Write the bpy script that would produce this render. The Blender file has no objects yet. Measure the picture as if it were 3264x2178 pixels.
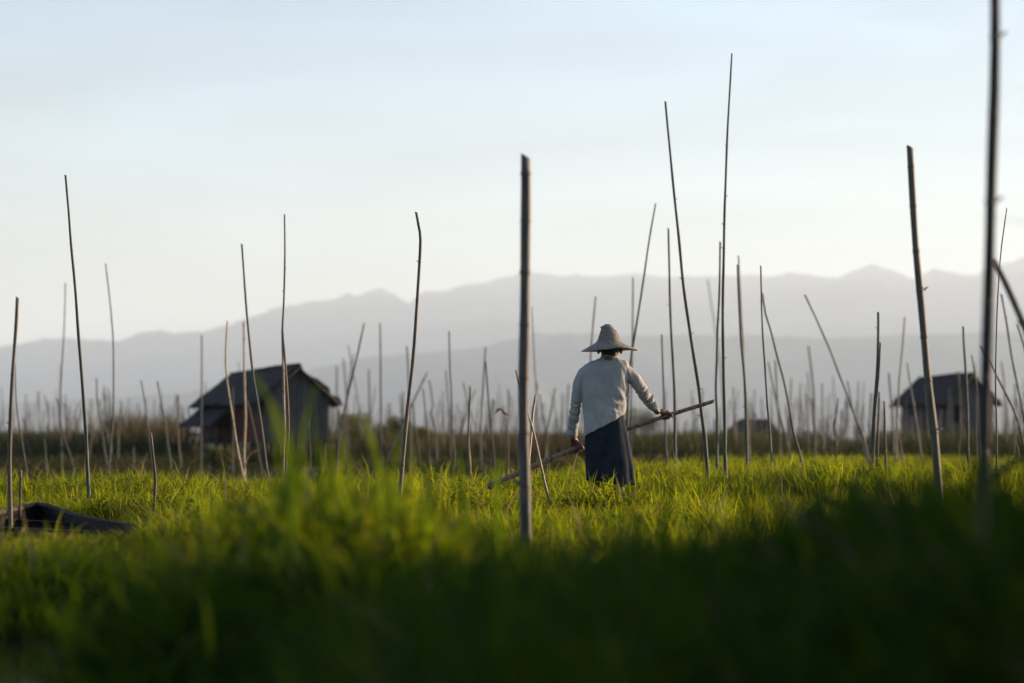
import bpy, bmesh, math, random
import numpy as np
from mathutils import Vector, Matrix, Euler

random.seed(7)
rng = np.random.default_rng(7)
S = bpy.context.scene
COL = S.collection

# ------------------------------------------------------------------ camera, sky, sun, exposure
CAM_Z = 0.70
PITCH = math.atan(307.0 / 7707.0)
FPX = 7707.0                      # focal length in pixels of the 3264 wide photograph
FOCUS = 20.5
cd = bpy.data.cameras.new('camera')
cam = bpy.data.objects.new('camera', cd)
COL.objects.link(cam)
cd.sensor_width = 36.0
cd.lens = 85.0
cd.clip_start = 0.05
cd.clip_end = 90000.0
cd.dof.use_dof = True
cd.dof.focus_distance = FOCUS
cd.dof.aperture_fstop = 1.7
cam.location = (0, 0, CAM_Z)
cam.rotation_euler = (math.pi / 2 + PITCH, 0, 0)
S.camera = cam

SUN_EL = math.radians(7.5)
SUN_AZ = math.radians(68.0)       # to the right of the view direction
W = bpy.data.worlds.new('World')
S.world = W
W.use_nodes = True
wn, wl = W.node_tree.nodes, W.node_tree.links
for n in list(wn): wn.remove(n)
sky = wn.new('ShaderNodeTexSky')
sky.sky_type = 'NISHITA'
sky.sun_disc = False
sky.sun_elevation = SUN_EL
sky.sun_rotation = SUN_AZ
sky.air_density = 1.0
sky.dust_density = 1.5
sky.ozone_density = 2.5
bg = wn.new('ShaderNodeBackground')
bg.inputs['Strength'].default_value = 0.062
tint = wn.new('ShaderNodeMix'); tint.data_type = 'RGBA'; tint.blend_type = 'MULTIPLY'
tint.inputs['Factor'].default_value = 1.0
tint.inputs[7].default_value = (1.02, 1.01, 1.10, 1)
wo = wn.new('ShaderNodeOutputWorld')
wc = wn.new('ShaderNodeTexCoord')
wm = wn.new('ShaderNodeMapping'); wm.inputs['Scale'].default_value = (1.6, 1.6, 11.0); wm.inputs['Rotation'].default_value = (0.05, 0.08, 0)
wz = wn.new('ShaderNodeTexNoise'); wz.inputs['Scale'].default_value = 3.0; wz.inputs['Detail'].default_value = 5.0; wz.inputs['Distortion'].default_value = 0.6
wr = wn.new('ShaderNodeMapRange'); wr.inputs[1].default_value = 0.42; wr.inputs[2].default_value = 0.75; wr.inputs[3].default_value = 0.0; wr.inputs[4].default_value = 0.30
wh = wn.new('ShaderNodeMix'); wh.data_type = 'RGBA'; wh.blend_type = 'ADD'      # thin high cloud: adds a pale veil of the sky's own brightness
wl.new(wc.outputs['Generated'], wm.inputs[0]); wl.new(wm.outputs[0], wz.inputs['Vector']); wl.new(wz.outputs[0], wr.inputs[0])
wl.new(wr.outputs[0], wh.inputs['Factor']); wl.new(sky.outputs[0], wh.inputs[6]); wl.new(sky.outputs[0], wh.inputs[7])
wl.new(wh.outputs[2], tint.inputs[6])
wl.new(tint.outputs[2], bg.inputs['Color'])
wl.new(bg.outputs[0], wo.inputs['Surface'])

sd = bpy.data.lights.new('sun', 'SUN')
sd.energy = 5.0
sd.angle = math.radians(0.5)
sd.color = (1.0, 0.77, 0.53)
sun = bpy.data.objects.new('sun', sd)
COL.objects.link(sun)
sdir = Vector((math.sin(SUN_AZ) * math.cos(SUN_EL), math.cos(SUN_AZ) * math.cos(SUN_EL), math.sin(SUN_EL)))
sun.rotation_euler = sdir.to_track_quat('Z', 'Y').to_euler()
sun.location = sdir * 50

vs = S.view_settings
vs.view_transform = 'Standard'
vs.look = 'None'
vs.exposure = 2.15
vs.gamma = 1.0
vs.use_curve_mapping = False
cy = S.cycles
cy.use_denoising = True
cy.max_bounces = 6
cy.diffuse_bounces = 3
cy.glossy_bounces = 2
cy.transmission_bounces = 4
cy.volume_bounces = 0
cy.sample_clamp_indirect = 4.0

# ------------------------------------------------------------------ helpers
def at(px, py, d):
    """point seen at pixel (px,py) of the 3264x2178 photograph, at ground distance d"""
    u = (px - 1632.0) / FPX
    v = (1089.0 - py) / FPX
    t = d / (math.cos(PITCH) - v * math.sin(PITCH))
    return Vector((t * u, d, CAM_Z + t * (math.sin(PITCH) + v * math.cos(PITCH))))

def D(x, y): return (x * 1.38889, y * 1.38889)          # read off at 2350 px width
def K(x0, x, y): return (x0 + x * 0.318878, 1050 + y * 0.318878)

def tag(o, label=None, cat=None, group=None, kind=None):
    if label: o['label'] = label
    if cat: o['category'] = cat
    if group: o['group'] = group
    if kind: o['kind'] = kind
    return o

def empty(name, loc=(0, 0, 0), rz=0.0):
    o = bpy.data.objects.new(name, None)
    o.empty_display_size = 0.1
    COL.objects.link(o)
    o.location = loc
    o.rotation_euler = (0, 0, rz)
    return o

def mesh_obj(name, verts, faces, mat, parent=None, smooth=True, link=True):
    me = bpy.data.meshes.new(name)
    me.from_pydata([tuple(v) for v in verts], [], [tuple(f) for f in faces])
    me.update()
    if smooth:
        me.polygons.foreach_set('use_smooth', [True] * len(me.polygons))
    if mat: me.materials.append(mat)
    o = bpy.data.objects.new(name, me)
    if link: COL.objects.link(o)
    if parent: o.parent = parent
    return o

def bm_obj(name, bm, mat, parent=None, smooth=False, link=True):
    me = bpy.data.meshes.new(name)
    bm.to_mesh(me); bm.free()
    if smooth: me.polygons.foreach_set('use_smooth', [True] * len(me.polygons))
    if mat: me.materials.append(mat)
    o = bpy.data.objects.new(name, me)
    if link: COL.objects.link(o)
    if parent: o.parent = parent
    return o

def vnoise(x, y, seed=0):
    x = np.asarray(x, float); y = np.asarray(y, float)
    xi = np.floor(x).astype(np.int64); yi = np.floor(y).astype(np.int64)
    fx = x - xi; fy = y - yi
    fx = fx * fx * (3 - 2 * fx); fy = fy * fy * (3 - 2 * fy)
    def h(a, b):
        n = (a * 374761393 + b * 668265263 + seed * 1442695041) & 0x7fffffff
        n = ((n ^ (n >> 13)) * 1274126177) & 0x7fffffff
        n = n ^ (n >> 16)
        return (n & 0xffff) / 65535.0
    return ((h(xi, yi) * (1 - fx) + h(xi + 1, yi) * fx) * (1 - fy) + (h(xi, yi + 1) * (1 - fx) + h(xi + 1, yi + 1) * fx) * fy)

def fbm(x, y, seed=0, oct=4):
    s = 0; a = 0.5; t = 0
    for i in range(oct):
        s = s + a * vnoise(np.asarray(x) * 2 ** i + 17.3 * i, np.asarray(y) * 2 ** i - 9.1 * i, seed + i)
        t += a; a *= 0.5
    return s / t

def sstep(a, b, x):
    t = np.clip((np.asarray(x, float) - a) / (b - a), 0, 1)
    return t * t * (3 - 2 * t)

# ------------------------------------------------------------------ materials
def mat_new(name):
    m = bpy.data.materials.new(name)
    m.use_nodes = True
    for n in list(m.node_tree.nodes): m.node_tree.nodes.remove(n)
    return m, m.node_tree.nodes, m.node_tree.links

def mat_noise(name, c1, c2, scale=(1, 1, 1), nscale=5.0, rough=0.8, spec=0.3, bump=0.0, rnd=0.0, detail=4.0):
    """two colours mixed by stretched noise, with optional bump and per-object brightness variation"""
    m, N, L = mat_new(name)
    out = N.new('ShaderNodeOutputMaterial')
    b = N.new('ShaderNodeBsdfPrincipled')
    b.inputs['Roughness'].default_value = rough
    b.inputs['Specular IOR Level'].default_value = spec
    tc = N.new('ShaderNodeTexCoord')
    mp = N.new('ShaderNodeMapping'); mp.inputs['Scale'].default_value = scale
    nz = N.new('ShaderNodeTexNoise'); nz.inputs['Scale'].default_value = nscale; nz.inputs['Detail'].default_value = detail
    cr = N.new('ShaderNodeValToRGB')
    cr.color_ramp.elements[0].position = 0.32; cr.color_ramp.elements[0].color = (*c1, 1)
    cr.color_ramp.elements[1].position = 0.68; cr.color_ramp.elements[1].color = (*c2, 1)
    L.new(tc.outputs['Object'], mp.inputs[0]); L.new(mp.outputs[0], nz.inputs['Vector']); L.new(nz.outputs[0], cr.inputs[0])
    col = cr.outputs[0]
    if rnd > 0:
        oi = N.new('ShaderNodeObjectInfo')
        mr = N.new('ShaderNodeMapRange'); mr.inputs[3].default_value = 1 - rnd; mr.inputs[4].default_value = 1 + rnd
        L.new(oi.outputs['Random'], mr.inputs[0])
        hs = N.new('ShaderNodeHueSaturation'); L.new(mr.outputs[0], hs.inputs['Value']); L.new(col, hs.inputs['Color'])
        col = hs.outputs[0]
    L.new(col, b.inputs['Base Color'])
    if bump > 0:
        bp = N.new('ShaderNodeBump'); bp.inputs['Strength'].default_value = bump; bp.inputs['Distance'].default_value = 0.01
        L.new(nz.outputs[0], bp.inputs['Height']); L.new(bp.outputs[0], b.inputs['Normal'])
    L.new(b.outputs[0], out.inputs[0])
    return m

def mat_leaf(name, c_a, c_b, t_a, t_b, trans=0.5, rough=0.45, gloss=0.006):
    """thin leaf: diffuse on the lit side, light shining through on the other; colour varies from plant to plant"""
    m, N, L = mat_new(name)
    out = N.new('ShaderNodeOutputMaterial')
    oi = N.new('ShaderNodeObjectInfo')
    def ramp(a, b):
        r = N.new('ShaderNodeMix'); r.data_type = 'RGBA'
        r.inputs[6].default_value = (*a, 1); r.inputs[7].default_value = (*b, 1)
        L.new(oi.outputs['Random'], r.inputs['Factor'])
        return r.outputs[2]
    d = N.new('ShaderNodeBsdfDiffuse'); L.new(ramp(c_a, c_b), d.inputs[0])
    t = N.new('ShaderNodeBsdfTranslucent'); L.new(ramp(t_a, t_b), t.inputs[0])
    mx = N.new('ShaderNodeMixShader'); mx.inputs[0].default_value = trans
    L.new(d.outputs[0], mx.inputs[1]); L.new(t.outputs[0], mx.inputs[2])
    g = N.new('ShaderNodeBsdfGlossy'); g.inputs['Roughness'].default_value = rough; g.inputs[0].default_value = (0.8, 0.8, 0.8, 1)
    mg = N.new('ShaderNodeMixShader'); mg.inputs[0].default_value = gloss
    L.new(mx.outputs[0], mg.inputs[1]); L.new(g.outputs[0], mg.inputs[2])
    L.new(mg.outputs[0], out.inputs[0])
    return m

M = {}
M['bamboo'] = mat_noise('bamboo', (0.060, 0.048, 0.038), (0.135, 0.105, 0.078), (1, 1, 0.10), 45, 0.6, 0.2, 0.25, 0.25)
M['bamboo_green'] = mat_noise('bamboo_green', (0.032, 0.044, 0.038), (0.085, 0.088, 0.068), (1, 1, 0.10), 45, 0.6, 0.2, 0.25, 0.2)
M['bamboo_old'] = mat_noise('bamboo_old', (0.060, 0.049, 0.045), (0.15, 0.12, 0.105), (1, 1, 0.10), 45, 0.6, 0.3, 0.3, 0.2)
M['bamboo_dark'] = mat_noise('bamboo_dark', (0.022, 0.018, 0.018), (0.065, 0.052, 0.050), (1, 1, 0.10), 45, 0.7, 0.15, 0.3, 0.2)
M['bamboo_tan'] = mat_noise('bamboo_tan', (0.16, 0.11, 0.07), (0.30, 0.21, 0.13), (1, 1, 0.10), 45, 0.5, 0.35, 0.25, 0.2)
M['node'] = mat_noise('bamboo_node', (0.05, 0.042, 0.032), (0.13, 0.105, 0.08), (1, 1, 1), 60, 0.6, 0.3)
M['held_bamboo'] = mat_noise('held_bamboo', (0.12, 0.068, 0.038), (0.30, 0.18, 0.10), (1, 1, 1), 30, 0.5, 0.35, 0.3)
M['ground'] = mat_noise('wet_soil', (0.018, 0.016, 0.010), (0.045, 0.050, 0.022), (1, 1, 1), 3.0, 0.95, 0.2, 0.6)
M['hill'] = mat_noise('wooded_hill', (0.03, 0.038, 0.035), (0.09, 0.088, 0.07), (1, 1, 1), 0.004, 1.0, 0.0)
M['roof'] = mat_noise('old_thatch', (0.020, 0.018, 0.019), (0.048, 0.043, 0.042), (1, 1, 1), 9.0, 0.95, 0.1, 0.8)
M['plank'] = mat_noise('grey_plank', (0.055, 0.052, 0.052), (0.11, 0.10, 0.095), (1, 1, 0.12), 30, 0.85, 0.2, 0.3, 0.22)
M['plank_red'] = mat_noise('red_plank', (0.085, 0.022, 0.016), (0.15, 0.045, 0.03), (1, 1, 0.12), 30, 0.8, 0.2, 0.3, 0.2)
M['timber'] = mat_noise('dark_timber', (0.035, 0.026, 0.022), (0.085, 0.065, 0.052), (1, 1, 0.15), 25, 0.85, 0.2, 0.4, 0.2)
M['dark'] = mat_noise('painted_interior_shade', (0.006, 0.006, 0.006), (0.012, 0.011, 0.010), (1, 1, 1), 5, 0.9, 0.1)  # near-black colour stands in for the unlit room behind a window
M['canoe'] = mat_noise('tarred_wood', (0.008, 0.006, 0.005), (0.020, 0.015, 0.012), (1, 1, 1), 14, 0.8, 0.08, 0.4)
M['rail'] = mat_noise('worn_gunwale', (0.035, 0.024, 0.018), (0.08, 0.055, 0.040), (1, 1, 1), 30, 0.8, 0.1, 0.4)
M['skin'] = mat_noise('tanned_skin', (0.13, 0.065, 0.042), (0.19, 0.10, 0.065), (1, 1, 1), 20, 0.5, 0.35)
M['hair'] = mat_noise('black_hair', (0.010, 0.008, 0.007), (0.025, 0.02, 0.017), (1, 1, 0.3), 90, 0.5, 0.4, 0.4)
M['shirt'] = mat_noise('worn_cotton', (0.285, 0.272, 0.258), (0.385, 0.366, 0.342), (1, 1, 1), 7, 0.9, 0.1, 0.15)
M['skirt'] = mat_noise('navy_cotton', (0.009, 0.012, 0.019), (0.021, 0.026, 0.035), (1, 1, 1), 12, 0.9, 0.15, 0.2)
M['straw'] = mat_noise('straw', (0.13, 0.108, 0.09), (0.27, 0.23, 0.185), (1, 1, 3), 38, 0.75, 0.2, 0.5)
M['stalk'] = mat_noise('dry_stalk', (0.16, 0.11, 0.07), (0.28, 0.2, 0.12), (1, 1, 0.1), 30, 0.8, 0.2)
M['dry_leaf'] = mat_leaf('dry_leaf', (0.16, 0.06, 0.035), (0.2, 0.08, 0.04), (0.22, 0.07, 0.03), (0.25, 0.09, 0.04), 0.4)
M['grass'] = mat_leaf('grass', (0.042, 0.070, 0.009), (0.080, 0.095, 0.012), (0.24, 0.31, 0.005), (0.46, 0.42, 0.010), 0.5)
M['shade_toned_grass'] = mat_leaf('shade_toned_grass', (0.009, 0.036, 0.006), (0.016, 0.043, 0.006), (0.05, 0.11, 0.005), (0.12, 0.17, 0.006), 0.4)  # greens darkened to put the foreground shade into the leaf colour
M['grass_wide'] = mat_leaf('broad_grass', (0.038, 0.075, 0.009), (0.070, 0.10, 0.012), (0.25, 0.34, 0.006), (0.42, 0.42, 0.010), 0.5)
M['weed'] = mat_leaf('weed_leaf', (0.030, 0.055, 0.012), (0.06, 0.08, 0.014), (0.17, 0.22, 0.007), (0.30, 0.29, 0.012), 0.4)
M['straw_grass'] = mat_leaf('dry_grass', (0.16, 0.125, 0.06), (0.22, 0.17, 0.09), (0.2, 0.15, 0.06), (0.28, 0.2, 0.09), 0.4)
M['reed'] = mat_leaf('dry_reed', (0.030, 0.022, 0.015), (0.05, 0.038, 0.024), (0.05, 0.034, 0.018), (0.08, 0.052, 0.024), 0.35)
M['reed_green'] = mat_leaf('green_reed', (0.020, 0.030, 0.012), (0.035, 0.042, 0.015), (0.035, 0.048, 0.012), (0.06, 0.065, 0.016), 0.35)
M['bush'] = mat_leaf('bush_leaf', (0.045, 0.055, 0.020), (0.085, 0.085, 0.030), (0.13, 0.13, 0.02), (0.24, 0.21, 0.03), 0.45)
M['reed_leaf'] = mat_leaf('reed_leaf', (0.035, 0.065, 0.008), (0.05, 0.08, 0.010), (0.11, 0.18, 0.006), (0.16, 0.21, 0.008), 0.5)
M['petal'] = mat_leaf('white_petal', (0.6, 0.58, 0.55), (0.7, 0.68, 0.65), (0.5, 0.48, 0.44), (0.5, 0.48, 0.44), 0.4)

def mat_water():
    m, N, L = mat_new('lake_water')
    out = N.new('ShaderNodeOutputMaterial')
    b = N.new('ShaderNodeBsdfPrincipled')
    b.inputs['Base Color'].default_value = (0.010, 0.013, 0.010, 1)
    b.inputs['Roughness'].default_value = 0.06
    tc = N.new('ShaderNodeTexCoord')
    nz = N.new('ShaderNodeTexNoise'); nz.inputs['Scale'].default_value = 6.0
    bp = N.new('ShaderNodeBump'); bp.inputs['Strength'].default_value = 0.12; bp.inputs['Distance'].default_value = 0.02
    L.new(tc.outputs['Object'], nz.inputs['Vector']); L.new(nz.outputs[0], bp.inputs['Height'])
    L.new(bp.outputs[0], b.inputs['Normal']); L.new(b.outputs[0], out.inputs[0])
    return m
M['water'] = mat_water()

# ------------------------------------------------------------------ the setting: ground, water, hills, haze
def field_end(x, y):
    """1 beyond the far edge of the green beds, where the low wet ground with dry stubble begins"""
    q = (x / np.maximum(y, 1.0) * FPX + 1632) / 1.38889
    ye = np.interp(q, [-200, 0, 700, 900, 1300, 1500, 1700, 2350, 2600], [29, 30, 31, 33, 37, 45, 62, 64, 66]) + 3.0 * (fbm(x * 0.25, y * 0.05, 77, 2) - 0.5)
    return sstep(ye - 0.6, ye + 0.6, y)

def ground_z(x, y):
    x = np.asarray(x, float); y = np.asarray(y, float)
    base = 0.24 * (fbm(x * 0.55, y * 0.55, 3, 3) - 0.5) + 0.13 * (fbm(x * 1.7, y * 1.7, 5, 2) - 0.5)
    # the floating beds are cut by narrow channels
    wob = 1.6 * (fbm(x * 0.12, y * 0.02, 11, 2) - 0.5)
    for yc, wd, dp in ((36.5, 1.4, 0.22), (49, 2.0, 0.25), (66, 2.5, 0.28), (84, 3.0, 0.3)):
        base = base - dp * np.exp(-((y - yc - 3 * wob) / wd) ** 2)
    # a higher bed right behind the man, and the low ground of the boat channel
    base = base + 0.14 * sstep(0.9, 1.6, x) * sstep(21.2, 23.0, y) * (1 - sstep(31, 35, y))
    base = base + 0.11 * np.exp(-((x - 0.85) / 0.9) ** 2 - ((y - 19.2) / 0.75) ** 2)
    base = base * (1 - field_end(x, y)) - 0.22 * field_end(x, y)
    base = base + 0.20 * sstep(-1.35, -1.1, x) * (1 - sstep(-0.55, -0.3, x)) * sstep(9.4, 10.2, y) * (1 - sstep(12.2, 13.2, y))  # hump added behind the left mound, unseen, to shade the low left bank
    chan = (1 - sstep(-2.9, -2.2, x + 0.12 * (y - 17))) * sstep(15.2, 16.2, y) * (1 - sstep(19.2, 20.2, y))
    base = base - 0.24 * chan
    base = base - 0.14 * sstep(-2.6, -1.8, x) * (1 - sstep(-0.9, -0.2, x)) * np.exp(-((y - 17.6) / 0.8) ** 2)
    base = base - 0.16 * sstep(0.0, 0.5, x) * np.exp(-((y - 14.6 - 0.6 * wob) / 0.8) ** 2)
    # open water around the camera and low left
    near = 1 - sstep(9.3, 11.0, y + 0.6 * (fbm(x * 0.8, y * 0.8, 23, 2) - 0.5))
    field = base * (1 - near) + (-0.30) * near
    yl = np.interp(x, [-2.4, -1.25, -1.08, -1.0, -.94, -.87, -.78, -.44, -.24, -.03, .3, 1, 2.2, 4], [-.30, -.26, -.10, .02, .11, .18, .21, .22, .15, .02, -.06, -.08, -.05, .1])
    lm = (yl + 0.30) * sstep(4.4, 6.6, y) * (1 - sstep(8.6, 10.6, y)) - 0.30
    yr = np.interp(x, [-1.6, -.9, -.3, -.06, .1, .45, .61, .74, .81, .90, .97, 1.15, 2, 4, 7], [-.30, -.2, .04, .13, .17, .19, .245, .35, .40, .39, .37, .37, .42, .42, .3])
    rm = (yr + 0.30) * sstep(2.4, 3.7, y) * (1 - sstep(5.6, 7.6, y)) - 0.30
    bump = 0.15 * (fbm(x * 2.6, y * 2.0, 31, 2) - 0.5)
    z = np.maximum(np.maximum(field, lm + bump), rm + 0.6 * bump)
    far = sstep(150, 260, np.hypot(x, y))
    return z * (1 - far) + (-0.25) * far

def axis(fine_a, fine_b, step, out_a, out_b, grow=1.25):
    v = list(np.arange(fine_a, fine_b + 1e-6, step))
    s = step; p = fine_b
    while p < out_b:
        s *= grow; p += s; v.append(min(p, out_b))
    s = step; p = fine_a
    while p > out_a:
        s *= grow; p -= s; v.insert(0, max(p, out_a))
    return np.array(v)

xs = axis(-6, 7, 0.10, -20000, 20000)
ys = axis(1.5, 38, 0.12, -1200, 27500, 1.12)
X, Y = np.meshgrid(xs, ys)
Z = ground_z(X, Y)
nx, ny = len(xs), len(ys)
gv = np.stack([X.ravel(), Y.ravel(), Z.ravel()], 1)
ii, jj = np.meshgrid(np.arange(nx - 1), np.arange(ny - 1))
a = (jj * nx + ii).ravel()
gf = np.stack([a, a + 1, a + 1 + nx, a + nx], 1)
tag(mesh_obj('ground', gv.tolist(), gf.tolist(), M['ground']), kind='structure')
tag(mesh_obj('water', [(-90, -90, -0.115), (90, -90, -0.115), (90, 160, -0.115), (-90, 160, -0.115)], [(0, 1, 2, 3)], M['water']), kind='structure')

def hill_range(name, poly, dist, depth, jit, seed, relief):
    px = np.array([p[0] for p in poly]) * 1.38889
    py = np.array([p[1] for p in poly]) * 1.38889
    n = 1100
    q = np.linspace(px[0], px[-1], n)
    h = np.interp(q, px, py)
    h = h + jit * (fbm(q / 55.0, q * 0, seed, 3) - 0.5) * 2.2 + jit * 0.7 * (vnoise(q / 6.0, q * 0 + 3, seed + 9) - 0.5) + jit * 0.7 * (vnoise(q / 17.0, q * 0 + 5, seed + 19) - 0.5)
    rz = np.array([at(a_, b_, dist).z for a_, b_ in zip(q, h)])
    rx = np.array([at(a_, 1000, dist).x for a_ in q])
    rows = 34
    V, F = [], []
    for r in range(rows + 8):
        if r <= rows:
            t = r / rows
            yy = dist - depth * (1 - t)
            pr = t ** 1.25
            rel = relief * (fbm(rx / (dist * 0.035) + 3 * t, rx * 0 + t * 2.5, seed + 3, 4) - 0.55) * math.sin(math.pi * min(1, t)) * 1.3
            z = rz * np.clip(pr + rel, 0, None)
            z = np.minimum(z, (rz - CAM_Z) * yy / dist * 0.985 + CAM_Z) if r < rows else rz
            z = z - 9 * (1 - t)
        else:
            t = (r - rows) / 8
            yy = dist + depth * t
            z = rz * (1 - t) - 9 * t
        V += [(x_, yy, z_) for x_, z_ in zip(rx, z)]
    for r in range(rows + 7):
        for i in range(n - 1):
            k = r * n + i
            F.append((k, k + 1, k + 1 + n, k + n))
    tag(mesh_obj(name, V, F, M['hill']), kind='structure')

RIDGE = [(-900, 800), (-500, 770), (-250, 820), (0, 795), (60, 787), (100, 778), (150, 772), (200, 782), (270, 780), (320, 765), (370, 758), (400, 767), (470, 757), (540, 738),
         (600, 718), (660, 700), (740, 690), (770, 684), (795, 673), (820, 682), (850, 670), (875, 665), (905, 675), (940, 697), (965, 672), (1000, 668), (1060, 658), (1120, 645),
         (1180, 630), (1230, 626), (1280, 634), (1330, 629), (1400, 636), (1450, 628), (1530, 634), (1640, 632), (1760, 636), (1810, 626), (1870, 632), (1920, 637),
         (1960, 622), (2000, 606), (2040, 620), (2090, 640), (2140, 620), (2190, 625), (2240, 632), (2300, 605), (2350, 590), (2450, 588), (2600, 592), (2900, 610), (3300, 640)]
FRONT = [(-900, 930), (0, 925), (400, 905), (650, 870), (800, 828), (850, 818), (1000, 808), (1100, 800), (1170, 780), (1230, 766), (1350, 764), (1500, 772), (1700, 770), (1900, 776), (2100, 770), (2350, 760), (3300, 790)]
hill_range('mountains', RIDGE, 13800, 3900, 6.5, 41, 0.9)
hill_range('foothills', FRONT, 8700, 2100, 4.5, 57, 0.8)

HAZE = 1.07e-4
def haze():
    m, N, L = mat_new('haze_air')
    out = N.new('ShaderNodeOutputMaterial')
    v = N.new('ShaderNodeVolumePrincipled')
    v.inputs['Color'].default_value = (0.72, 0.85, 1.0, 1)
    v.inputs['Density'].default_value = HAZE
    v.inputs['Anisotropy'].default_value = 0.12
    L.new(v.outputs[0], out.inputs['Volume'])
    x0, x1, y0, y1, z0, z1 = -20500, 20500, -1500, 28000, -6.0, 1085
    vv = [(x0, y0, z0), (x1, y0, z0), (x1, y1, z0), (x0, y1, z0), (x0, y0, z1), (x1, y0, z1), (x1, y1, z1), (x0, y1, z1)]
    ff = [(0, 3, 2, 1), (4, 5, 6, 7), (0, 1, 5, 4), (1, 2, 6, 5), (2, 3, 7, 6), (3, 0, 4, 7)]
    tag(mesh_obj('haze', vv, ff, m, smooth=False), kind='stuff')
haze()

# ------------------------------------------------------------------ poles
RING = None
def tube(pts, radii, sides=8, cap=True, slant=0.0):
    pts = [Vector(p) for p in pts]
    V, F = [], []
    n = len(pts)
    for i, p in enumerate(pts):
        tn = (pts[min(i + 1, n - 1)] - pts[max(i - 1, 0)]).normalized()
        ref = Vector((0, 1, 0)) if abs(tn.y) < 0.9 else Vector((1, 0, 0))
        e1 = tn.cross(ref).normalized(); e2 = tn.cross(e1)
        for k in range(sides):
            a_ = 2 * math.pi * k / sides
            q = p + (e1 * math.cos(a_) + e2 * math.sin(a_)) * radii[i]
            if i == n - 1 and slant: q = q + tn * (slant * radii[i] * math.cos(a_))
            V.append(q)
    for i in range(n - 1):
        for k in range(sides):
            a_ = i * sides + k; b_ = i * sides + (k + 1) % sides
            F.append((a_, b_, b_ + sides, a_ + sides))
    if cap:
        F.append(tuple(range(sides - 1, -1, -1)))
        F.append(tuple((n - 1) * sides + k for k in range(sides)))
    return V, F

def resample(pts, step):
    """smooth curve through the points, base first"""
    P = [Vector(p) for p in pts]
    if len(P) == 2: P = [P[0], (P[0] + P[1]) / 2, P[1]]
    P = [P[0] * 2 - P[1]] + P + [P[-1] * 2 - P[-2]]
    out = []
    for i in range(1, len(P) - 2):
        p0, p1, p2, p3 = P[i - 1:i + 3]
        m = max(2, int((p2 - p1).length / step))
        for k in range(m):
            t = k / m
            out.append(0.5 * ((2 * p1) + (p2 - p0) * t + (2 * p0 - 5 * p1 + 4 * p2 - p3) * t * t + (3 * p1 - p0 - 3 * p2 + p3) * t ** 3))
    out.append(P[-2])
    return out

def ring_mesh():
    prof = [(0.98, -0.55), (1.07, -0.32), (1.16, -0.08), (1.04, 0.04), (1.11, 0.22), (0.99, 0.5)]
    n = 12
    V = [(r * math.cos(2 * math.pi * k / n), r * math.sin(2 * math.pi * k / n), z) for r, z in prof for k in range(n)]
    F = [(i * n + k, i * n + (k + 1) % n, (i + 1) * n + (k + 1) % n, (i + 1) * n + k) for i in range(len(prof) - 1) for k in range(n)]
    o = mesh_obj('node_ring', V, F, M['node'], link=False)
    return o
RING = ring_mesh()

def build_pole(pix, w_top, w_base, d, mat, tilt=0.0, near=False, name='bamboo_pole', slant=0.6, foot=-0.30, internode=None):
    """pix: pixels from top to base; the pole stands in the bed at distance d"""
    n = len(pix)
    pts = [at(px, py, d + tilt * (1 - i / max(1, n - 1))) for i, (px, py) in enumerate(pix)]
    pts = pts[::-1]
    dv = (pts[0] - pts[1]).normalized()
    if dv.z < -0.2 and pts[0].z > foot:
        pts.insert(0, pts[0] + dv * ((pts[0].z - foot) / -dv.z))
    base = pts[0].copy()
    loc = [p - base for p in pts]
    P = resample(loc, 0.10 if near else 0.25)
    L = [0.0]
    for i in range(1, len(P)): L.append(L[-1] + (P[i] - P[i - 1]).length)
    T = L[-1]
    rb, rt = 0.5 * w_base * d / FPX, 0.5 * w_top * d / FPX
    def rad(s): return rb + (rt - rb) * s / T
    sd_ = random.random() * 10
    R = [rad(s) * (1 + 0.05 * math.sin(s * 9 + sd_)) for s in L]
    # slight natural crookedness
    P2 = []
    for i, p in enumerate(P):
        s = L[i]
        P2.append(p + Vector((math.sin(s * 3.1 + sd_) + 0.6 * math.sin(s * 7.3 + 2 * sd_), math.cos(s * 2.7 + sd_), 0)) * 0.10 * rad(s) * min(1, s))
    V, F = tube(P2, R, 12 if near else 7, True, slant)
    o = mesh_obj(name, V, F, M[mat])
    o.location = base
    if near:
        step = internode or random.uniform(0.24, 0.34)
        s = random.uniform(0.1, step)
        i = 0
        while s < T - 0.05:
            while L[i + 1] < s: i += 1
            t = (s - L[i]) / max(1e-6, L[i + 1] - L[i])
            c = RING.copy(); COL.objects.link(c); c.parent = o
            p = P2[i].lerp(P2[i + 1], t)
            tn = (P2[i + 1] - P2[i]).normalized()
            c.location = p
            c.rotation_mode = 'QUATERNION'; c.rotation_quaternion = tn.to_track_quat('Z', 'Y')
            r = rad(s) * 1.0
            c.scale = (r * 1.01, r * 1.01, r)
            s += step * random.uniform(0.85, 1.15)
            if random.random() < 0.22:      # stub of a cut branch at the joint
                side = random.choice((-1, 1))
                q0 = p + Vector((side * r * 0.7, 0, 0)); q1 = q0 + Vector((side * r * 1.5, 0, r * 1.1))
                v_, f_ = tube([q0, q1], [r * 0.32, r * 0.22], 6)
                mesh_obj('branch_stub', v_, f_, M[mat], o)
    return o

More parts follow.
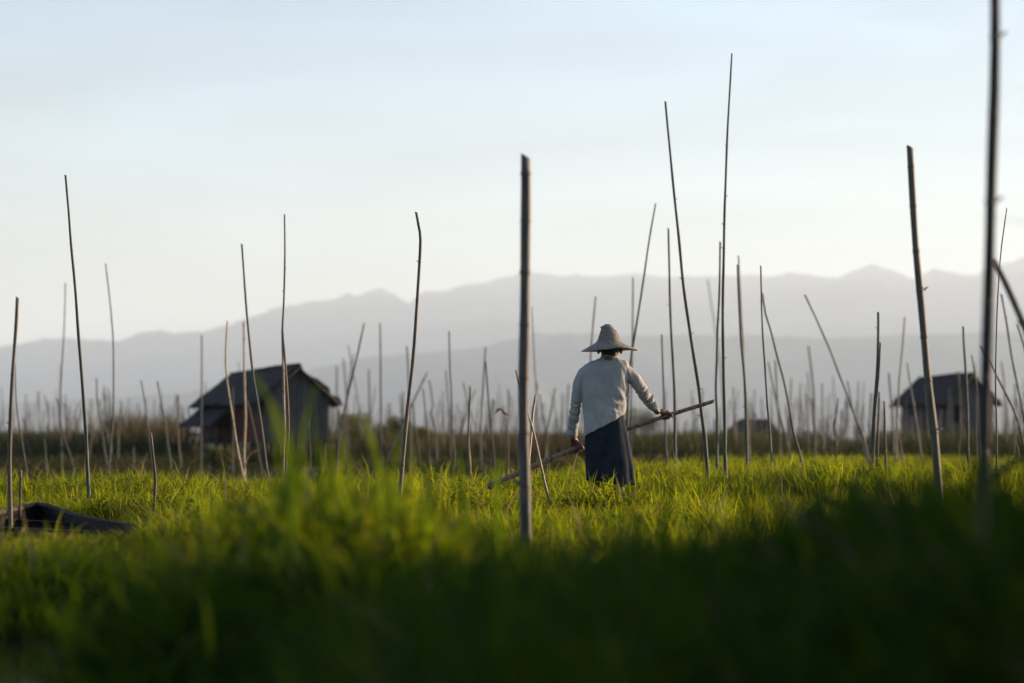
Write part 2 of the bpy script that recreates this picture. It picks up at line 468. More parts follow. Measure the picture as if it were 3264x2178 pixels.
# near and sharp poles: (pixels top to base, width at top, width at base, distance, material, label)
def dd(*p): return [D(a_, b_) for a_, b_ in p]
def kk(x0, *p): return [K(x0, a_, b_) for a_, b_ in p]
GP = 'bamboo poles standing in the floating field'
MAIN = [
 (dd((2284, -60), (2281, 200), (2274, 450), (2268, 700), (2262, 1000), (2257, 1240)), 33, 39, 8.5, 'bamboo_dark', 'thick dark pole near the right edge running out of the top of the photo'),
 (dd((1205, 358), (1206, 500), (1204, 700), (1203, 900), (1204, 1100), (1207, 1225)), 31, 36, 12.5, 'bamboo_old', 'thick blurred foreground pole with slanted cut top left of the man'),
 (dd((2088, 337), (2095, 450), (2105, 600), (2118, 750), (2132, 900), (2144, 1000), (2152, 1090)), 21, 27, 15.0, 'bamboo', 'thick leaning pole with flat top in front of the small right hut'),
 (dd((1680, 123), (1670, 300), (1664, 450), (1661, 600), (1659, 756), (1661, 870), (1663, 960), (1664, 1031), (1666, 1092)), 5.5, 13, 25.0, 'bamboo_green', 'tallest slender pole right of the man reaching highest into the sky'),
 (dd((1527, 233), (1541, 380), (1557, 540), (1569, 660), (1583, 756), (1594, 825), (1603, 885), (1610, 950), (1617, 1000), (1622, 1062)), 6.5, 13.5, 26.0, 'bamboo_green', 'tall pole leaning left behind the raised tip of the held pole'),
 (dd((1653, 555), (1651, 680), (1647, 756), (1645, 826), (1643, 895), (1646, 965), (1646, 1060)), 6, 10.5, 29.0, 'bamboo_green', 'upright pole close to the left of the tallest slender pole'),
 (dd((1534, 524), (1537, 650), (1540, 756), (1544, 826), (1548, 905), (1549, 974), (1550, 1055)), 6, 11.5, 30.0, 'bamboo_green', 'straight pole rising behind the knuckles of the right hand'),
 (dd((1519, 768), (1522, 870), (1526, 960), (1528, 1020), (1531, 1050)), 5.5, 7, 35.0, 'bamboo_green', 'shorter blurred pole between the right forearm and the straight pole'),
 (dd((1505, 467), (1492, 540), (1480, 620), (1468, 700), (1459, 756), (1448, 826), (1442, 900), (1438, 1045)), 5, 9.5, 32.0, 'bamboo_green', 'pole leaning right whose lower half passes behind the straw hat brim'),
 (dd((1693, 608), (1699, 756), (1706, 836), (1711, 905), (1713, 962), (1714, 1040)), 6.5, 12.5, 32.0, 'bamboo_green', 'dark pole with a paler pole close behind it right of the tallest'),
 (dd((1695, 587), (1700, 700), (1709, 850), (1717, 960), (1720, 1035)), 4.5, 7, 37.0, 'bamboo', 'paler pole tucked close behind the dark pole right of the tallest'),
 (dd((1746, 610), (1750, 756), (1756, 848), (1761, 928), (1766, 985), (1772, 1075)), 5, 9, 25.0, 'bamboo', 'slim pole with bright sunlit lower half right of the tallest pole'),
 (dd((1750, 672), (1757, 720), (1768, 756), (1782, 813), (1798, 871), (1812, 940), (1821, 990), (1833, 1031), (1840, 1062)), 5.5, 8.5, 31.0, 'bamboo_green', 'pole leaning left that crosses behind the slim sunlit pole top'),
 (dd((2016, 718), (2016, 756), (2013, 850), (2006, 940), (2001, 1031), (1998, 1072)), 8.5, 10.5, 26.0, 'bamboo_green', 'dark pole with sawn top in a tight trio right of centre'),
 (dd((2021, 786), (2016, 870), (2009, 940), (2006, 1010), (2003, 1070)), 6, 7.5, 25.5, 'bamboo', 'sunlit pole lying against the taller dark pole of the trio'),
 (dd((2018, 900), (2015, 985), (2013, 1055)), 7, 8, 30.0, 'bamboo_old', 'short hidden pole behind the tight trio right of centre'),
 (dd((2029, 921), (2031, 985), (2033, 1052)), 7, 8.5, 29.0, 'bamboo_old', 'short dark stake just right of the tight trio'),
 (dd((2211, 750), (2212, 790), (2216, 850), (2220, 940), (2222, 1043)), 7, 9.5, 32.0, 'bamboo_green', 'upright pole standing against the wall of the small right hut'),
 (dd((2311, 478), (2302, 540), (2295, 600), (2289, 700), (2286, 800), (2285, 880), (2287, 960), (2287, 1050)), 3.5, 6.5, 22.0, 'bamboo_green', 'thin curved cane just right of the thick pole at right edge'),
 (dd((2280, 594), (2296, 625), (2312, 658), (2330, 700), (2350, 748), (2390, 850), (2450, 1000)), 20, 24, 11.0, 'bamboo_old', 'blurred dark pole slanting down to the right edge of the photo'),
 (dd((2251, 794), (2282, 852), (2310, 907), (2330, 950), (2345, 1000), (2352, 1040)), 6, 8.5, 33.0, 'bamboo_green', 'pole leaning left that crosses behind the thick right pole'),
 (dd((2298, 675), (2310, 740), (2324, 830), (2338, 900), (2352, 975), (2362, 1050)), 6, 8, 36.0, 'bamboo_green', 'leaning pole in the gap between right thick pole and photo edge'),
 (dd((2334, 745), (2344, 775), (2352, 805), (2366, 880), (2385, 1040)), 6, 8, 36.0, 'bamboo_green', 'pole cut by the right photo edge below the slanting pole'),
 (dd((40, 683), (36, 756), (30, 840), (24, 950), (22, 1060), (24, 1170)), 10.5, 15, 17.0, 'bamboo', 'thick pole at the left edge rising beside the canoe tip'),
 (dd((150, 402), (157, 480), (163, 560), (173, 660), (180, 770), (188, 870), (196, 985), (203, 1115)), 6.5, 14, 21.0, 'bamboo_green', 'tall leaning pole with glowing right edge in the left of the photo'),
 (dd((48, 1080), (47, 1120), (46, 1162)), 8, 10, 18.0, 'bamboo_old', 'short dark stump beside the thick pole at the left edge'),
 (dd((346, 994), (352, 1050), (357, 1098), (355, 1140), (353, 1175)), 8, 11, 18.5, 'bamboo', 'crooked stake with dark foot in the grass right of the canoe'),
 (dd((555, 560), (562, 660), (570, 757), (579, 848), (590, 917), (602, 997), (612, 1075), (616, 1100)), 6, 9.5, 27.0, 'bamboo_green', 'pole leaning left in front of the stilt hut roof middle'),
 (dd((653, 492), (654, 600), (651, 700), (648, 757), (653, 813), (659, 905), (662, 985), (658, 1055), (656, 1110)), 5, 9.5, 25.0, 'bamboo', 'tallest pole in front of the stilt hut with dark joint midway'),
 (dd((648, 757), (650, 850), (651, 917), (653, 985), (650, 1100)), 8, 7.5, 27.0, 'bamboo_tan', 'brown pole pressed against the tallest one before the stilt hut'),
 (dd((955, 487), (961, 520), (965, 552), (961, 640), (956, 720), (950, 800), (943, 870), (935, 940), (929, 1000), (923, 1070), (917, 1152)), 8.5, 15, 19.5, 'bamboo', 'pole with crooked bent top midway between stilt hut and man'),
 (dd((1080, 889), (1077, 960), (1075, 1020), (1078, 1068)), 6.5, 8, 29.0, 'bamboo_old', 'short dark sawn stake between crooked pole and thick foreground pole'),
 (dd((1184, 850), (1196, 905), (1210, 945), (1225, 995), (1240, 1060), (1252, 1115), (1266, 1172)), 5.5, 9, 19.0, 'bamboo_tan', 'tan leaning cane passing behind the thick foreground pole'),
 (dd((1229, 909), (1222, 955), (1218, 1005), (1213, 1060), (1210, 1110)), 8, 10, 21.0, 'bamboo_tan', 'short split stake hugging the right side of the thick foreground pole'),
 (dd((522, 737), (518, 800), (519, 855), (527, 917), (536, 972), (545, 1030), (558, 1096)), 5, 8, 33.0, 'bamboo_tan', 'crooked pole with a pale knot before the left half of stilt hut'),
 (dd((560, 738), (560, 850), (563, 962), (560, 1040), (561, 1090)), 6, 8, 38.0, 'bamboo_tan', 'upright tan pole before the stilt hut beside the leaning one'),
]
def tag_pole(o, label): return tag(o, label, 'bamboo pole', GP)
for pix, wt, wb, d, mt, lab in MAIN:
    tag_pole(build_pole(pix, wt, wb, d, mt, tilt=random.uniform(-0.3, 0.3), near=True), lab)

# low stick leaning against the foot of the thick right pole
o = build_pole(dd((2420, 1000), (2350, 1046), (2310, 1072), (2272, 1100), (2240, 1122)), 17, 20, 7.4, 'bamboo', near=True, foot=9, name='bamboo_stick')
tag(o, 'low slanting stick in the grass beside the thick right pole', 'stick')

# farther poles
FAR = [
 (dd((150, 650), (147, 760), (138, 930), (143, 1060), (143, 1090)), 18, 45),
 (dd((242, 605), (250, 670), (257, 740), (260, 800), (260, 955), (255, 1008), (250, 1085)), 20, 36),
 (kk(0, (150, 340), (160, 700), (190, 960), (240, 1250), (280, 1550)), 20, 33),
 (kk(0, (440, 660), (470, 760), (495, 1000), (505, 1250)), 18, 90), (kk(0, (480, 720), (500, 1050), (520, 1290)), 14, 90),
 (kk(0, (520, 1020), (545, 1290)), 16, 100), (kk(0, (440, 1090), (455, 1250), (470, 1530)), 22, 45),
 (kk(0, (570, 690), (600, 850), (620, 1000), (660, 1150), (700, 1250), (760, 1510)), 20, 45),
 (kk(0, (640, 740), (690, 1000), (700, 1300)), 18, 80), (kk(0, (700, 790), (700, 1300)), 16, 100),
 (kk(0, (785, 740), (700, 980), (620, 1290)), 18, 80), (kk(0, (765, 870), (775, 1300)), 16, 100),
 (kk(0, (965, 490), (970, 700), (990, 850), (1020, 1050), (1080, 1430)), 22, 50), (kk(0, (925, 720), (920, 1300)), 15, 110),
 (kk(0, (1040, 570), (1060, 900), (1085, 1300)), 20, 80), (kk(0, (1080, 590), (1095, 900), (1110, 1300)), 18, 90),
 (kk(0, (1000, 700), (1030, 950), (1100, 1100), (1120, 1350)), 18, 70), (kk(0, (960, 870), (915, 1090), (880, 1330)), 20, 70),
 (kk(0, (1205, 720), (1215, 800), (1185, 1000), (1180, 1330)), 22, 65), (kk(0, (1380, 740), (1390, 1040), (1395, 1300)), 20, 90),
 (kk(0, (1410, 510), (1450, 750), (1495, 1100), (1530, 1400)), 20, 42), (kk(0, (150, 980), (150, 1330)), 22, 110),
 (kk(0, (230, 890), (270, 1050), (290, 1320)), 22, 75), (kk(0, (270, 960), (255, 1300)), 18, 85), (kk(0, (310, 1050), (325, 1300)), 16, 100),
 (kk(0, (10, 930), (10, 1300)), 18, 90), (kk(0, (1135, 1260), (1180, 1490)), 22, 40), (kk(0, (1335, 1180), (1335, 1490)), 22, 55),
 (kk(450, (160, 520), (215, 800), (245, 1000), (290, 1300), (300, 1450)), 22, 45), (kk(450, (375, 660), (360, 950), (375, 1150), (400, 1450)), 24, 55),
 (kk(450, (605, 60), (605, 600), (600, 1000), (595, 1370)), 22, 50), (kk(450, (915, 580), (920, 1050), (915, 1450)), 20, 55),
 (kk(450, (1060, 720), (1120, 960), (1160, 1170), (1210, 1450)), 24, 50),
 (kk(900, (265, 920), (275, 1150), (285, 1450)), 24, 40), (kk(900, (545, 370), (545, 850), (545, 1250)), 24, 90),
 (kk(900, (610, 290), (640, 650), (660, 1250)), 24, 80), (kk(900, (660, 160), (690, 350), (760, 740), (800, 1250)), 18, 85),
 (kk(900, (715, 250), (650, 640), (560, 1200)), 20, 85), (dd((836, 742), (822, 808), (808, 866), (794, 926), (783, 974), (776, 1027), (773, 1075)), 26, 42),
 (kk(900, (480, 730), (480, 1280)), 20, 105), (kk(900, (865, 400), (870, 750), (860, 1280)), 26, 80),
 (dd((872, 742), (874, 870), (874, 950), (875, 1032), (875, 1070)), 24, 55), (kk(900, (1060, 740), (1060, 1250)), 20, 110),
 (kk(900, (620, 850), (640, 1150), (650, 1380)), 22, 60), (kk(900, (1245, 170), (1260, 480), (1275, 900), (1285, 1430)), 24, 55),
 (kk(900, (1210, 620), (1205, 900), (1200, 1250)), 24, 75), (kk(900, (1180, 650), (1195, 900), (1215, 1280)), 14, 80),
 (kk(900, (1450, 430), (1320, 700), (1150, 1060), (1050, 1300)), 26, 60), (kk(900, (1310, 740), (1320, 900), (1370, 1250), (1390, 1420)), 22, 55),
 (kk(900, (1405, 590), (1440, 900), (1475, 1330)), 20, 45), (kk(900, (1470, 510), (1505, 740), (1490, 850), (1530, 1000), (1545, 1330)), 24, 62),
 (kk(1350, (255, 20), (265, 400), (285, 750), (290, 1100), (315, 1230), (300, 1450)), 24, 42), (kk(1350, (225, 410), (240, 650), (265, 900), (275, 1280)), 22, 70),
 (kk(1350, (395, 530), (450, 750), (520, 980), (575, 1260)), 22, 75), (kk(1350, (520, 600), (420, 870), (330, 1260)), 22, 80),
 (kk(1350, (620, 180), (595, 600), (575, 950), (570, 1200), (580, 1400)), 26, 48), (kk(1350, (620, 320), (650, 700), (680, 1050), (700, 1250), (715, 1450)), 26, 40),
 (kk(1350, (700, 700), (690, 900), (680, 1280)), 24, 75), (kk(1350, (845, 600), (850, 720), (820, 1280)), 24, 75), (kk(1350, (780, 760), (830, 1000), (860, 1270)), 18, 90),
 (dd((1220, 705), (1226, 815), (1230, 895), (1232, 985), (1236, 1050)), 18, 50), (kk(1350, (1165, 650), (1185, 850), (1215, 1000), (1230, 1280)), 24, 70),
 (kk(1350, (1315, 590), (1270, 850), (1240, 1000), (1215, 1280)), 26, 65), (kk(1350, (1450, 550), (1435, 900), (1440, 1280)), 24, 85),
 (kk(1350, (1380, 640), (1385, 1280)), 18, 110), (kk(1350, (1320, 900), (1320, 1280)), 18, 100), (kk(1350, (930, 900), (935, 1280)), 18, 80),
 (dd((1367, 681), (1360, 760), (1354, 850), (1348, 1045)), 24, 45), (dd((1453, 637), (1452, 760), (1449, 900), (1447, 1045)), 24, 45),
 (kk(2000, (1060, 580), (1075, 950), (1085, 1250)), 24, 80), (kk(2000, (755, 610), (745, 720), (755, 900), (770, 1280)), 20, 65),
 (dd((1624, 642), (1633, 700), (1642, 760), (1655, 860), (1668, 1040)), 18, 95),
 (kk(2400, (155, 330), (200, 560), (250, 780), (280, 900), (320, 1040), (370, 1250), (385, 1320)), 22, 48), (kk(2400, (225, 310), (235, 550), (250, 800), (285, 1300)), 24, 55),
 (kk(2400, (385, 490), (375, 700), (350, 1250)), 24, 70), (kk(2400, (480, 540), (460, 900), (455, 1250)), 24, 90), (kk(2400, (530, 550), (520, 800), (505, 1250)), 16, 100),
 (kk(2400, (555, 170), (590, 450), (610, 700), (620, 1280)), 28, 68), (kk(2400, (540, 640), (545, 900), (550, 1280)), 18, 70), (kk(2400, (545, 430), (580, 750), (640, 1280)), 20, 85),
 (kk(2400, (690, 540), (700, 900), (705, 1260)), 26, 80), (dd((1847, 677), (1868, 720), (1890, 770), (1908, 812), (1926, 860), (1946, 910), (1963, 958), (1981, 1002), (1992, 1050)), 26, 40),
 (kk(2400, (945, 520), (990, 750), (1040, 930), (1090, 1100), (1130, 1290)), 22, 50), (kk(2400, (850, 690), (835, 850), (810, 960), (830, 1100), (830, 1330)), 24, 48),
 (kk(2400, (1360, 440), (1385, 750), (1400, 1000), (1412, 1280)), 30, 60), (dd((2077, 728), (2071, 800), (2064, 870), (2060, 950), (2056, 1040)), 24, 45),
 (kk(2400, (1440, 920), (1465, 1080), (1490, 1260)), 22, 48), (kk(2400, (1190, 640), (1170, 900), (1160, 1270)), 18, 80),
 (kk(2400, (800, 480), (830, 900), (845, 1250)), 18, 100), (kk(2400, (1055, 520), (1035, 1250)), 18, 105),
 (kk(2764, (400, 340), (440, 600), (480, 850), (510, 1050), (535, 1210)), 24, 48), (kk(2764, (910, 420), (930, 800), (920, 1200)), 24, 60),
 (kk(2764, (1045, 260), (1080, 480), (1110, 700), (1125, 1000), (1135, 1270)), 22, 40), (kk(2764, (1075, 330), (1090, 480), (1100, 1200)), 20, 65),
 (kk(2764, (1340, 320), (1370, 550), (1400, 1200)), 24, 80), (kk(2764, (1480, 550), (1480, 800), (1470, 1200)), 26, 70), (kk(2764, (40, 640), (20, 950), (10, 1250)), 20, 85),
]
ZONES = [(0, 425, 'left of the stilt hut'), (425, 795, 'around the stilt hut'), (795, 1000, 'just right of the stilt hut'), (1000, 1195, 'left of the thick foreground pole'),
         (1195, 1500, 'close behind the man'), (1500, 1850, 'right of the held pole tip'), (1850, 2060, 'left of the right hut'), (2060, 2400, 'around the right hut')]
ORD = ['first', 'second', 'third', 'fourth', 'fifth', 'sixth', 'seventh', 'eighth', 'ninth', 'tenth', 'eleventh', 'twelfth', 'thirteenth', 'fourteenth', 'fifteenth',
       'sixteenth', 'seventeenth', 'eighteenth', 'nineteenth', 'twentieth', 'twenty first', 'twenty second', 'twenty third', 'twenty fourth', 'twenty fifth', 'twenty sixth', 'twenty seventh', 'twenty eighth', 'twenty ninth', 'thirtieth']
for za, zb, zn in ZONES:
    sel = sorted([f for f in FAR if za <= f[0][0][0] / 1.38889 < zb], key=lambda f: f[0][0][0])
    for k, (pix, w, d) in enumerate(sel):
        wo_ = w * 0.318878 * (0.85 if d < 70 else 0.8)
        lean = pix[0][0] - pix[-1][0]
        lw = 'leaning right' if lean > 22 else 'leaning left' if lean < -22 else 'upright'
        o = build_pole(pix, wo_ * 0.75, wo_ * 1.05, d, random.choice(['bamboo', 'bamboo_green', 'bamboo_green', 'bamboo_green', 'bamboo_old']), tilt=random.uniform(-1, 1), foot=-0.3)
        tag_pole(o, f'{lw} blurred pole, {ORD[k]} from left among background poles {zn}')

# the thicket of faint poles along the far shore
for i in range(135):
    px = random.uniform(-60, 3330)
    d = random.uniform(85, 150)
    hgt = random.uniform(0.9, 2.6) if random.random() < 0.8 else random.uniform(2.4, 3.6)
    lean = random.gauss(0, 0.13)
    b = at(px, 1396, d); b.z = -0.25
    top = b + Vector((lean * hgt, random.gauss(0, 0.1) * hgt, hgt + 0.3))
    mid = (b + top) / 2 + Vector((random.gauss(0, 0.05), 0, 0))
    P = [b * 0, mid - b, top - b]
    r = random.uniform(0.014, 0.024)
    v_, f_ = tube(resample(P, 0.5), [r * (1.1 - 0.07 * q) for q in range(len(resample(P, 0.5)))], 6, True, 0.5)
    o = mesh_obj('bamboo_pole', v_, f_, M[random.choice(['bamboo', 'bamboo_green', 'bamboo_green'])])
    o.location = b
    xd = px / 1.38889
    zn = 'left of the stilt hut' if xd < 425 else 'behind and under the stilt hut' if xd < 790 else 'between the stilt hut and the man' if xd < 1300 else 'between the man and the right hut' if xd < 2070 else 'around the small right hut'
    tag(o, 'faint tiny pole in the far thicket of poles ' + zn, 'bamboo pole', 'far poles ' + zn)

# the countless hair-thin stakes behind them, too small to pick apart
V, F = [], []
for i in range(760):
    px = random.uniform(-80, 3350); d = random.uniform(85, 165)
    hgt = random.uniform(0.9, 2.7); lean = random.gauss(0, 0.12)
    b = at(px, 1396, d); b.z = -0.25
    v_, f_ = tube([b, b + Vector((lean * hgt * 0.5 + random.gauss(0, 0.03), 0, hgt * 0.5)), b + Vector((lean * hgt, 0, hgt + 0.25))], [0.027, 0.024, 0.019], 5)
    k = len(V); V += v_; F += [tuple(q + k for q in f) for f in f_]
tag(mesh_obj('far_stakes', V, F, M['bamboo']), 'hazy thicket of thin stakes along the far shore', kind='stuff')

# ------------------------------------------------------------------ huts
def box(bm, p0, du, dv_, dw):
    """box from a corner and three edge vectors"""
    p0, du, dv_, dw = Vector(p0), Vector(du), Vector(dv_), Vector(dw)
    vs_ = [bm.verts.new(p0 + a_ * du + b_ * dv_ + c_ * dw) for a_, b_, c_ in ((0, 0, 0), (1, 0, 0), (1, 1, 0), (0, 1, 0), (0, 0, 1), (1, 0, 1), (1, 1, 1), (0, 1, 1))]
    for f in ((0, 3, 2, 1), (4, 5, 6, 7), (0, 1, 5, 4), (1, 2, 6, 5), (2, 3, 7, 6), (3, 0, 4, 7)):
        bm.faces.new([vs_[i] for i in f])
    bmesh.ops.recalc_face_normals(bm, faces=bm.faces)

def part_box(name, root, mat, p0, du, dv_, dw):
    bm = bmesh.new(); box(bm, p0, du, dv_, dw)
    return bm_obj(name, bm, M[mat], root)

def slab(name, root, mat, quad, thick, nu=8, nv=6, rough=0.03, seed=0):
    """uneven thick sheet over four corners (thatch or boards); quad corners run round"""
    q = [Vector(p) for p in quad]
    nrm = (q[1] - q[0]).cross(q[3] - q[0]).normalized()
    if nrm.z < 0: nrm = -nrm
    V, F = [], []
    for side in (0, 1):
        for j in range(nv + 1):
            for i in range(nu + 1):
                u, v = i / nu, j / nv
                p = (q[0] * (1 - u) + q[1] * u) * (1 - v) + (q[3] * (1 - u) + q[2] * u) * v
                w = rough * (float(fbm(u * nu * 0.9 + seed, v * nv * 0.9 + 7 * side, seed, 2)) - 0.5) * 2
                edge = 2.2 * rough * (random.random() - 0.6) if (j == 0 or i in (0, nu)) else 0
                p = p + nrm * (thick * side + w) + Vector((edge, 0, edge - 0.035 * math.sin(math.pi * u) * v))
                V.append(p)
    n = (nu + 1) * (nv + 1)
    for j in range(nv):
        for i in range(nu):
            k = j * (nu + 1) + i
            F.append((k, k + nu + 1, k + nu + 2, k + 1)); F.append((n + k, n + k + 1, n + k + nu + 2, n + k + nu + 1))
    rim = [i for i in range(nu + 1)] + [j * (nu + 1) + nu for j in range(1, nv + 1)] + [nv * (nu + 1) + i for i in range(nu - 1, -1, -1)] + [j * (nu + 1) for j in range(nv - 1, 0, -1)]
    for a_, b_ in zip(rim, rim[1:] + rim[:1]):
        F.append((a_, b_, n + b_, n + a_))
    return mesh_obj(name, V, F, M[mat], root, smooth=False)

def make_hut(name, corner, alpha, Wd, Ln, zf, ze, za, foot, red=True, awning=True, ov=0.34, window=None):
    """near corner at the origin; g runs along the gable to the right, l along the long wall to the left"""
    root = empty(name, corner)
    g = Vector((math.cos(alpha), math.sin(alpha), 0)); l = Vector((-math.sin(alpha), math.cos(alpha), 0)); up = Vector((0, 0, 1))
    # floor and posts
    part_box('floor', root, 'timber', -g * 0.06 - l * 0.06 + up * (zf - 0.09), g * (Wd + 0.12), l * (Ln + 0.12), up * 0.085)
    for a_ in (0.04, 0.5, 0.96):
        for b_ in (0.03, 0.36, 0.68, 0.97):
            thick = 0.16 if (a_ == 0.96 and b_ == 0.03) else random.uniform(0.08, 0.11)
            p = g * (a_ * Wd) + l * (b_ * Ln)
            v_, f_ = tube([p + up * foot, p + Vector((random.gauss(0, 0.02), 0, (foot + zf) / 2)), p + up * (zf - 0.09)], [thick * 0.55, thick * 0.5, thick * 0.5], 8)
            mesh_obj('stilt', v_, f_, M['timber'], root)
    for k in range(3):
        a0 = random.uniform(0, Wd); p = g * a0 + l * random.uniform(0, Ln)
        v_, f_ = tube([p + up * foot, p + g * random.uniform(-0.5, 0.5) + up * (zf - 0.1)], [0.03, 0.025], 6)
        mesh_obj('brace', v_, f_, M['timber'], root)
    # walls of upright planks
    half = Wd / 2
    n = max(10, int(Wd / 0.17))
    for i in range(n):
        a0, a1 = i * Wd / n, (i + 1) * Wd / n - 0.012
        am = (a0 + a1) / 2
        if window and window[0] < am < window[1]:
            spans = [(zf, window[2]), (window[3], None)]
        else: spans = [(zf, None)]
        for s0, s1 in spans:
            t0 = s1 if s1 is not None else ze + (za - ze) * (1 - abs(a0 - half) / half) - 0.05
            t1 = s1 if s1 is not None else ze + (za - ze) * (1 - abs(a1 - half) / half) - 0.05
            off = random.uniform(-0.008, 0.008)
            bm = bmesh.new()
            vs_ = []
            for o_ in (off, off + 0.022):
                for a_, z_ in ((a0, s0 - random.uniform(0, 0.04)), (a1, s0), (a1, t1), (a0, t0)):
                    vs_.append(bm.verts.new(g * a_ + l * o_ + up * z_))
            for f in ((0, 1, 2, 3), (7, 6, 5, 4), (0, 4, 5, 1), (1, 5, 6, 2), (2, 6, 7, 3), (3, 7, 4, 0)): bm.faces.new([vs_[q] for q in f])
            bmesh.ops.recalc_face_normals(bm, faces=bm.faces)
            bm_obj('wall_plank', bm, M['plank'], root)
            # the same plank on the far gable
    part_box('far_gable_wall', root, 'plank', l * (Ln - 0.03) + up * zf, g * Wd, l * 0.03, up * (ze - zf))
    m = max(10, int(Ln / 0.2))
    for i in range(m):
        b0 = 0.03 + i * (Ln - 0.06) / m
        off = random.uniform(-0.008, 0.008)
        part_box('wall_plank', root, 'plank_red' if red else 'plank', l * b0 + g * off + up * (zf - random.uniform(0, 0.03)), l * ((Ln - 0.06) / m - 0.014), g * 0.022, up * (ze - zf + 0.12))
    part_box('back_wall', root, 'plank', g * (Wd - 0.025) + l * 0.03 + up * zf, l * (Ln - 0.06), g * 0.025, up * (ze - zf))
    if window:
        part_box('window_shade_backing', root, 'dark', g * window[0] + l * 0.08 + up * window[2], g * (window[1] - window[0]), l * 0.03, up * (window[3] - window[2]))  # solid panel behind the planks, interior shade put into its colour
        sh = part_box('shutter', root, 'timber', g * (window[1] + 0.02) - l * 0.05 + up * window[2], g * 0.05 - l * 0.28, g * 0.015, up * (window[3] - window[2]))
    # roof of two thick sheets, ridge cap, rafters showing under the gable overhang
    slope = (za - ze) / half
    eo = ov
    zr = za + 0.04
    ov_g = 0.22
    def rp(a_, b_, dz=0): return g * a_ + l * b_ + up * (zr - slope * abs(a_ - half) + dz)
    slab('roof', root, 'roof', [rp(-eo, -ov_g), rp(-eo, Ln + ov_g), rp(half, Ln + ov_g, -0.1), rp(half, -ov_g)], 0.10, 22, 8, 0.055, 3)
    slab('roof', root, 'roof', [rp(Wd + eo, -ov_g), rp(Wd + eo, Ln + ov_g), rp(half, Ln + ov_g, -0.1), rp(half, -ov_g)], 0.08, 22, 8, 0.05, 5)
    v_, f_ = tube([rp(half, -ov_g - 0.03, 0.07), rp(half, Ln * 0.3, 0.06), rp(half, Ln * 0.7, 0.0), rp(half, Ln + ov_g + 0.03, -0.03)], [0.06, 0.07, 0.065, 0.06], 7)
    mesh_obj('ridge_cap', v_, f_, M['roof'], root)
    for k in range(9):
        a_ = Wd * 0.56 + k * (Wd * 0.44 + eo * 0.75) / 9
        p = rp(a_, -ov_g + 0.02, -0.055)
        part_box('rafter_end', root, 'timber', p, l * 0.20, g * 0.05, up * 0.05)
    for sgn in (0, 1):
        a0, a1 = ((half, -eo), (half, Wd + eo))[sgn]
        v_, f_ = tube([rp(a0, -ov_g - 0.01, -0.03), rp(a1, -ov_g - 0.01, -0.03)], [0.03, 0.03], 6)
        mesh_obj('barge_pole', v_, f_, M['timber'], root)
    if awning:
        b0, b1 = Ln * 0.46, Ln * 0.98
        zt, zb, outw = ze - 0.24, ze - 0.92, 0.80
        slab('awning', root, 'roof', [-g * outw + l * b0 + up * zb, -g * outw + l * b1 + up * (zb + 0.04), -g * 0.02 + l * b1 + up * zt, -g * 0.02 + l * b0 + up * zt], 0.07, 14, 6, 0.045, 8)
        part_box('porch_floor', root, 'timber', -g * 0.62 + l * (b0 - 0.1) + up * (zf - 0.14), g * 0.54, l * (b1 - b0 + 0.1), up * 0.07)
        part_box('porch_rail', root, 'timber', -g * 0.62 + l * (b0 - 0.1) + up * (zf + 0.14), g * 0.04, l * (b1 - b0 + 0.1), up * 0.07)
        for b_ in (b0, (b0 + b1) / 2, b1 - 0.08):
            p = -g * 0.6 + l * b_
            v_, f_ = tube([p + up * foot, p + up * (zb + 0.0)], [0.06, 0.05], 7)
            mesh_obj('porch_post', v_, f_, M['timber'], root)
        for b_ in (b0 + 0.25, b0 + 0.75):
            v_, f_ = tube([-g * 0.5 + l * b_ + up * (zf - 0.07), -g * 0.5 + l * b_ + up * (zf + 0.12), -g * 0.5 + l * b_ + up * (zf + 0.17)], [0.13, 0.15, 0.05], 9)
            mesh_obj('bundle', v_, f_, M['timber'], root)
    return root

c1 = at(843.7, 1396, 74.0); c1.z = 0
tag(make_hut('stilt_hut', c1, math.radians(22), 2.06, 7.4, 0.64, 1.95, 2.83, -0.45), 'dark wooden hut on stilts with red side wall and lean-to awning', 'hut')
c2 = at(3030, 1396, 104.0); c2.z = 0
tag(make_hut('field_hut', c2, math.radians(22), 2.1, 4.0, 0.62, 2.42, 3.36, -0.45, red=False, awning=False, ov=0.42, window=(0.10, 0.45, 1.35, 2.15)), 'small grey hut with dark window at the right behind the thick poles', 'hut')

